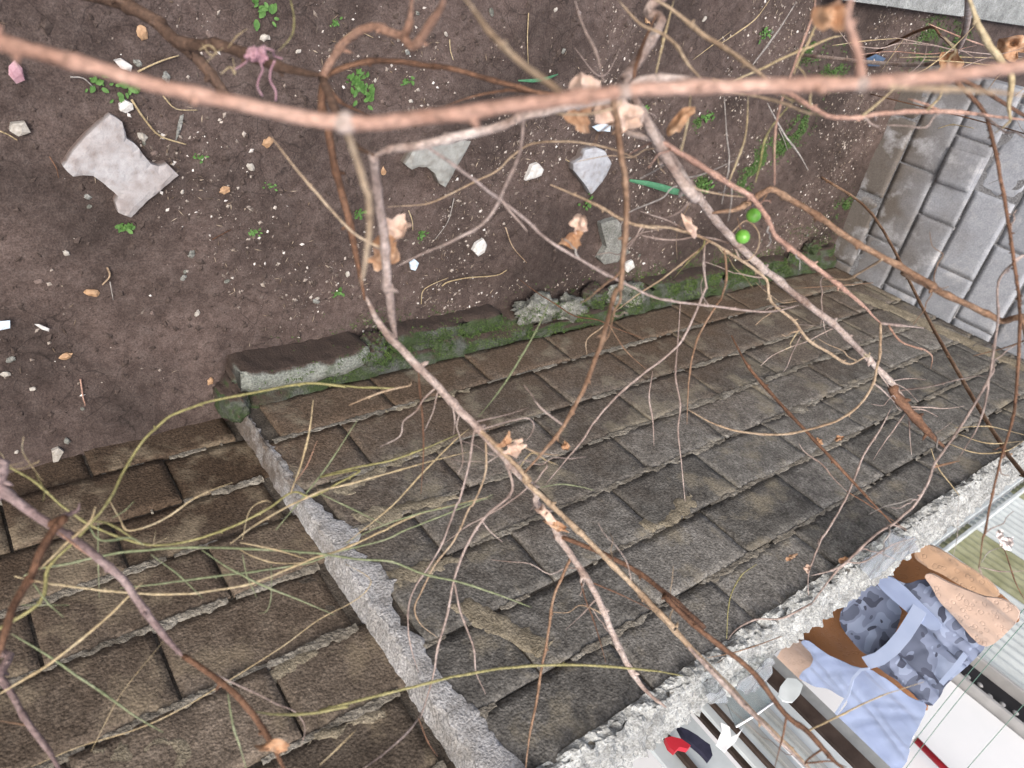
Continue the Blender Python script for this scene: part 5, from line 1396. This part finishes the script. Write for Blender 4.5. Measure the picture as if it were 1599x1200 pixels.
# --- lower left: green-stemmed shrub and woody purple branches
w1 = Plant("woody_branch", "purple-grey woody branch with brown tip in front of the set-back wall", "branch", (-.45, -1.15, 0))
w1.stem('main', seg('H', -90, -50, 0, 30, 100, 110, 200, 180, 300, 240, 380, 300, 440, 350, 510, 410, 560, 480, 640, 590, 720, 690, 770, 740), 19, 12, 'purple', .84, .92, part="cane", pre=[(-.45, -1.15, 0), (-.40, -1.05, .5), (-.28, -.85, 1.0)])
w1.stem('tip', seg('H', 765, 732, 880, 810, 980, 890, 1040, 960, 1100, 1040, 1150, 1130, 1190, 1220), 11, 14, 'brown', None, '-.05', 'main', "cane")
w1.stem('b', seg('H', 210, 185, 270, 160, 230, 200, 170, 300, 130, 400, 80, 480, 40, 580, 10, 680, -20, 780), 15, 14, 'brown', None, '-.12', 'main', "cane")
w1.stem('c', seg('H', 210, 185, 270, 150, 325, 125, 332, 95), 12, 8, 'purple', None, '.0', 'main')
w1.stem('d', seg('H', 770, 735, 900, 810, 1050, 880, 1150, 930, 1230, 965, 1270, 1030, 1255, 1110), 4, 3, 'mauve', None, '.1', 'main')
w1.stem('e', seg('H', 200, 180, 300, 260, 400, 335, 445, 372), 6, 4, 'orange', None, '.03', 'main')
w2 = Plant("woody_branch", "mauve branch slanting past the lowest blocks of the set-back wall", "branch", (-.62, -1.2, 0))
w2.stem('main', seg('H', -60, 740, 0, 820, 50, 890, 110, 1000, 170, 1080, 220, 1150, 260, 1230), 12, 11, 'purple', .95, .9, part="cane", pre=[(-.62, -1.2, 0), (-.55, -1.1, .6), (-.38, -.95, 1.15)])
w2.stem('a', seg('H', 110, 1020, 50, 1010, -20, 1000), 4, 3, 'rust', None, '.02', 'main')
g = Plant("green_stem_shrub", "sprawling shrub of thin green and straw stems before the mortared corner", "shrub", (-.40, -1.0, 0))
g.stem('a', seg('H', 100, 560, 'D', 200, 1300, 300, 1199, 400, 1090, 460, 1010, 520, 890, 590, 780, 690, 680, 800, 630, 900, 600, 1080, 565, 1280, 530, 1440, 545, 'E', 0, 532, 150, 545, 300, 550, 360, 540), 7, 5, 'olive', .92, 1.25, None, "stem", pre=[(-.40, -1.0, 0), (-.33, -.95, .6), (-.22, -.85, 1.15)])
GS = [
 (('H', 100, 400, 160, 370, 300, 345, 450, 310, 620, 290, 800, 280, 1000, 285, 1200, 295, 1320, 305, 1500, 330, 'I', 300, 340, 430, 390, 600, 430, 750, 480, 880, 530), 6, 'green', .95, 1.2),
 (('H', 60, 400, 150, 420, 350, 450, 560, 470, 750, 475, 920, 455, 1050, 430, 1200, 370, 1320, 320, 1420, 290, 1599, 210, 'I', 300, 190, 450, 130, 700, 70), 6, 'straw', .95, 1.2),
 (('H', 500, 450, 680, 430, 900, 400, 1100, 375, 1280, 345, 1400, 300, 1599, 250, 'I', 350, 210, 480, 160, 650, 90, 720, 60), 5, 'green', 1.0, 1.25),
 (('D', -30, 850, 80, 900, 160, 950, 260, 1040, 360, 1110, 'H', 480, 230, 620, 270, 760, 260, 870, 230, 1000, 180, 1130, 110, 1220, 50, 'D', 1300, 1000, 1400, 950, 1500, 890, 'E', 0, 920, 150, 880, 300, 850, 440, 800, 580, 740), 6, 'olive', .92, 1.25),
 (('H', 460, 90, 500, 160, 540, 210, 680, 165, 820, 70, 970, 10), 5, 'straw', .98, 1.05),
 (('H', 960, 265, 1060, 190, 1200, 110, 1350, 40, 'E', 80, 960, 300, 900, 440, 860, 620, 815), 5, 'straw', 1.0, 1.2),
 (('H', 170, 370, 270, 270, 370, 180, 400, 110), 9, 'straw', .9, .85),
 (('H', -20, 900, 50, 860, 200, 770, 330, 670, 450, 570, 530, 490, 595, 425), 7, 'straw', .92, .95),
 (('H', 50, 640, 200, 730, 330, 820, 450, 900, 560, 980, 680, 1050), 6, 'green', .92, .98),
 (('H', 140, 430, 200, 510, 265, 570), 6, 'green', .92, .92), (('H', 90, 520, 290, 520), 4, 'green', .92, .92), (('H', 410, 170, 410, 330, 415, 490), 4, 'green', .96, 1.0),
 (('H', 630, 310, 750, 400, 845, 492), 5, 'green', .99, 1.02), (('H', 840, 290, 960, 370, 1100, 440, 1250, 500, 1390, 560), 5, 'green', 1.02, 1.1), (('H', 1010, 310, 1030, 400, 1070, 490), 4, 'green', 1.02, 1.03),
 (('H', 1000, 290, 1060, 320, 1150, 345, 1290, 345), 4, 'straw', 1.05, 1.05), (('H', 1130, 350, 1130, 480, 1110, 545, 1075, 555), 3, 'green', 1.06, 1.08), (('H', 1000, 260, 1150, 290, 1280, 330), 6, 'straw', 1.05, 1.06),
 (('H', 950, 890, 970, 1020, 1000, 1110, 1030, 1215), 6, 'green', .9, .92), (('H', 1030, 958, 1150, 975, 1300, 970, 1450, 940, 'I', 0, 960, 150, 920, 350, 870, 550, 820, 750, 785, 950, 770, 1100, 770, 1250, 780, 1400, 795, 1510, 815), 7, 'olive', .9, 1.25),
 (('H', 130, 1195, 330, 1110, 560, 1040, 740, 960, 960, 830, 1180, 690, 1330, 580, 1480, 500, 1540, 440, 1530, 400, 1440, 350), 3, 'straw', 1.05, 1.15), (('H', 380, 1130, 450, 990, 520, 870, 690, 660), 2, 'straw', 1.05, 1.05),
 (('I', 0, 1185, 80, 1110, 150, 1040), 5, 'straw', .95, .97), (('I', 170, 1210, 300, 1110, 390, 1020, 430, 950), 6, 'mauve', .95, 1.1), (('I', 410, 990, 450, 1090, 490, 1150), 5, 'brown', 1.05, 1.1),
 (('D', 1210, 990, 1260, 850, 1290, 720, 1305, 600), 6, 'straw', 1.1, 1.1), (('D', 1230, 940, 1280, 870, 1320, 770), 4, 'orange', 1.1, 1.1), (('D', 1150, 1140, 1330, 920, 1400, 820, 1490, 680), 5, 'green', 1.1, 1.15),
 (('E', 120, 622, 220, 580, 300, 555, 372, 540, 380, 525), 7, 'tan', 1.2, 1.22), (('E', 955, 195, 900, 310, 820, 450, 740, 570, 660, 670), 6, 'green', 1.3, 1.2), (('E', 0, 990, 130, 1050, 300, 1135), 5, 'green', 1.1, 1.15),
 (('E', 910, 965, 1000, 950, 1080, 960, 1140, 975), 4, 'green', 1.2, 1.25), (('E', 720, 1005, 560, 1040, 420, 1070, 240, 1130, 110, 1195), 4, 'green', 1.2, 1.1), (('E', 110, 1195, 300, 1040, 430, 900, 560, 770, 620, 720), 5, 'straw', 1.1, 1.2),
 (('D', 100, 750, 95, 810, 130, 870, 180, 935), 4, 'straw', .9, .9), (('D', 0, 815, 60, 885, 150, 862, 165, 850), 4, 'straw', .9, .9), (('D', 150, 900, 185, 980, 180, 1020), 4, 'olive', .9, .9), (('D', 100, 860, 40, 870, 20, 840), 3, 'straw', .9, .9),
 (('D', 470, 1090, 520, 1060, 560, 1020), 4, 'green', .95, .96), (('H', 640, 270, 650, 210), 3, 'straw', 1, 1), (('H', 620, 275, 700, 240), 3, 'straw', 1, 1), (('D', 1010, 1180, 1040, 1060, 1100, 1020, 1135, 1028), 3, 'straw', 1.05, 1.05),
 (('H', 370, 190, 420, 250, 540, 240, 600, 270), 7, 'green', .93, .95), (('H', 380, 170, 450, 180, 520, 220, 590, 265), 8, 'olive', .93, .95)]
for i, (q, w, m_, da, db) in enumerate(GS):
    g.stem('s%d' % i, seg(*q), w, w * .75, m_, da, db, None, "stem")

# --- thin dead side twigs along the canes
def side_twigs(plant, key, n, seed, lmin, lmax, mats):
    rnd = random.Random(seed); tr = plant.tracks[key]
    cand = [t for t in tr if -50 < t[0] < 1650 and -50 < t[1] < 1250]
    for _ in range(n):
        x, y, d, P, r = rnd.choice(cand)
        dirv = Vector((rnd.gauss(.2, .7), rnd.gauss(-.35, .6), rnd.gauss(-.25, .6))).normalized()
        L = rnd.uniform(lmin, lmax); m_ = 5
        bend = Vector((rnd.gauss(0, .5), rnd.gauss(0, .5), rnd.gauss(-.3, .5)))
        pts = [P + dirv * L * (k / m_) + bend * L * .5 * (k / m_) ** 2 + Vector((rnd.gauss(0, 1), rnd.gauss(0, 1), rnd.gauss(0, 1))) * L * .035 * (k > 0) for k in range(m_ + 1)]
        pts = smooth_pts(pts, 3); q = len(pts)
        r0 = rnd.uniform(.0009, .0017)
        me = tube_mesh("twig", pts, [r0 * (1 - .6 * i / q) for i in range(q)], 5, plant.inv, True, .2, rnd.random() * 50)
        up_ = plant.objs[key]
        link("twig", me, up_ if up_.parent is plant.root else plant.root, BK[rnd.choice(mats)])
side_twigs(v2, 'diag', 12, 1, .03, .13, ('mauve', 'pale', 'tan'))
side_twigs(v2, 'd2', 6, 2, .03, .10, ('mauve', 'tan'))
side_twigs(v2, 'f', 5, 3, .03, .09, ('mauve', 'rust'))
side_twigs(v2, 'h', 5, 4, .03, .10, ('mauve', 'grey'))
side_twigs(v3, 'main', 14, 5, .03, .14, ('mauve', 'pale', 'grey', 'tan'))
side_twigs(v3, 'c', 12, 6, .03, .12, ('mauve', 'tan', 'straw'))
side_twigs(v3, 'b', 8, 7, .03, .10, ('mauve', 'pink', 'grey'))
side_twigs(v3, 'w', 8, 8, .03, .12, ('straw', 'mauve'))
side_twigs(v4, 'main', 6, 9, .03, .10, ('mauve', 'rust'))
side_twigs(v5, 'b', 8, 10, .03, .10, ('mauve', 'grey'))
side_twigs(v5, 'a', 6, 11, .03, .10, ('mauve', 'brown'))

# --- dry leaves held on the canes (parts of their vines)
def dry_leaf(plant, px, d, size, mat, seed, nx_=0.0, asp=1.0):
    """crumpled lobed leaf"""
    c = at_depth(px[0], px[1], d); r = size * .5 * d / F
    rnd = random.Random(seed)
    N = 22; rings = 5; vs, fs = [Vector((0, 0, 0))], []
    ax = Vector((rnd.gauss(0, 1), rnd.gauss(0, 1), rnd.gauss(0, 1) + .3)).normalized()
    q = ax.to_track_quat('Z', 'Y')
    view = (CP - c).normalized(); q = view.to_track_quat('Z', 'Y') @ Matrix.Rotation(rnd.uniform(-.6, .6), 3, 'X').to_quaternion() @ Matrix.Rotation(rnd.uniform(0, 6.28), 3, 'Z').to_quaternion()
    for k in range(1, rings + 1):
        for i in range(N):
            a = 2 * math.pi * i / N
            lobes = .86 + .10 * math.cos(5 * a + seed) * (k / rings) + .38 * noise.noise(Vector((math.cos(a) * 2.4, math.sin(a) * 2.4, seed)))
            rr = r * k / rings * lobes
            x, y = rr * math.cos(a) * asp, rr * math.sin(a)
            z = r * (1.0 * (x / r) ** 2 * rnd.choice((1, 1)) - .5 * abs(y / r) + .95 * noise.noise(Vector((x / r * 1.9, y / r * 1.9, seed * 3.1))) + .22 * noise.noise(Vector((x / r * 6, y / r * 6, seed))))
            vs.append(Vector((x, y, z)))
    for i in range(N): fs.append((0, 1 + i, 1 + (i + 1) % N))
    for k in range(1, rings):
        for i in range(N):
            a = 1 + (k - 1) * N + i; b = 1 + (k - 1) * N + (i + 1) % N
            fs.append((a, a + N, b + N, b))
    n = len(vs); back = [v - Vector((0, 0, .0008)) for v in vs]
    fs += [tuple(reversed([i + n for i in f])) for f in fs]
    vs = vs + back
    R3 = q.to_matrix()
    me = mesh("dry_leaf", [c + plant.inv + R3 @ v for v in vs], fs, True)
    return link("dry_leaf", me, plant.root, mat)
for (pl, px, d, sz, mt, sd_, asp) in [
    (v2, (912, 140), .80, 55, M_DRYP, 3, 1), (v2, (908, 182), .82, 50, M_DRY, 9, 1), (v3, (955, 170), .84, 60, M_DRYP, 5, 1), (v3, (985, 185), .86, 50, M_DRYP, 13, .7),
    (v2, (600, 395), .93, 70, M_DRY, 21, .75), (v2, (618, 360), .92, 60, M_DRYP, 17, .8), (v3, (897, 375), 1.02, 52, M_DRYO, 31, .6), (v3, (905, 350), 1.02, 38, M_DRYP, 33, .8),
    (v3, (1060, 190), .86, 70, M_DRYO, 41, .35), (v6, (1485, 100), 2.0, 46, M_DRYO, 47, .8), (v6, (1580, 75), 2.0, 50, M_DRY, 49, .9),
    (v3, (1300, 25), .6, 60, M_DRY, 51, .8), (v2, (883, 697), 1.08, 18, M_DRYO, 53, .8), (v5, (1317, 877), 1.35, 20, M_DRYO, 55, .7), (v5, (1262, 888), 1.4, 14, M_DRYP, 57, .8), (v5, (1235, 870), 1.42, 22, M_DRY, 59, .4),
    (v2, (805, 700), 1.05, 42, M_DRYP, 61, .6), (v2, (790, 690), 1.05, 34, M_DRY, 63, .5), (v2, (868, 820), 1.14, 46, M_DRY, 65, .35), (v3, (1080, 355), 1.05, 50, M_DRYP, 69, .35),
    (v2, (850, 800), 1.13, 44, M_DRYP, 71, .4), (w1, (425, 1165), .86, 60, M_DRYO, 75, .3), (v5, (1280, 690), 1.5, 16, M_DRYO, 77, .6), (v3, (1310, 685), 1.5, 16, M_DRYO, 79, .6)]:
    dry_leaf(pl, px, d, sz, mt, sd_, 0, asp)
# blossom on the thin shoot by the screen
fl = [(1562, 835, 12), (1577, 845, 14), (1571, 853, 11), (1566, 848, 10)]
for k, (x, y, s_) in enumerate(fl):
    o = dry_leaf(v5, (x, y), 1.6, s_ * 1.5, M_PETAL, 90 + k, 0, .7); o.name = "petal"
# pink net of faded strips knotted on the trunk
pk = empty("pink_tie", at_depth(402, 84, .80)); tag(pk, "faded pink plastic tie knotted on the dark vine trunk", "tie")
ip = -at_depth(402, 84, .80)
for k in range(16):
    a = k * .8; r0 = .008 + .004 * (k % 3)
    pts = [at_depth(402 + 26 * noise.noise(Vector((t * .8, k * 5.1, 1))) + 6 * math.cos(a), 84 + 20 * noise.noise(Vector((t * .8, k * 5.1, 8))), .80 + .02 * noise.noise(Vector((t, k * 2.2, 3)))) for t in range(7)]
    link("strip", tube_mesh("strip", smooth_pts(pts, 4), [.0012 + .0006 * (k % 3)] * (6 * 4 + 1), 5, ip), pk, M_TISSUE)
for k, (x0, y0, x1, y1) in enumerate([(405, 95, 408, 150), (425, 95, 428, 158), (395, 80, 370, 110), (415, 75, 440, 92)]):
    pts = [at_depth(x0 + (x1 - x0) * t / 4 + 5 * math.sin(t * 1.7 + k * 2), y0 + (y1 - y0) * t / 4, .80 + .01 * t) for t in range(5)]
    link("tail", tube_mesh("tail", smooth_pts(pts, 4), [.0011] * 17, 5, ip), pk, M_TISSUE)
for k, q in enumerate([('A', 830, 210, 870, 190, 900, 220, 860, 260), ('A', 950, 200, 990, 150, 1030, 120), ('A', 920, 310, 960, 280, 980, 310, 970, 240), ('A', 840, 180, 880, 230, 930, 200), ('A', 1210, 0, 1225, 80, 1215, 150, 1160, 215)]):
    v2.stem('tn%d' % k, seg(*q), 5, 3, 'straw' if k < 4 else 'olive', .83, .81, None, "tendril")
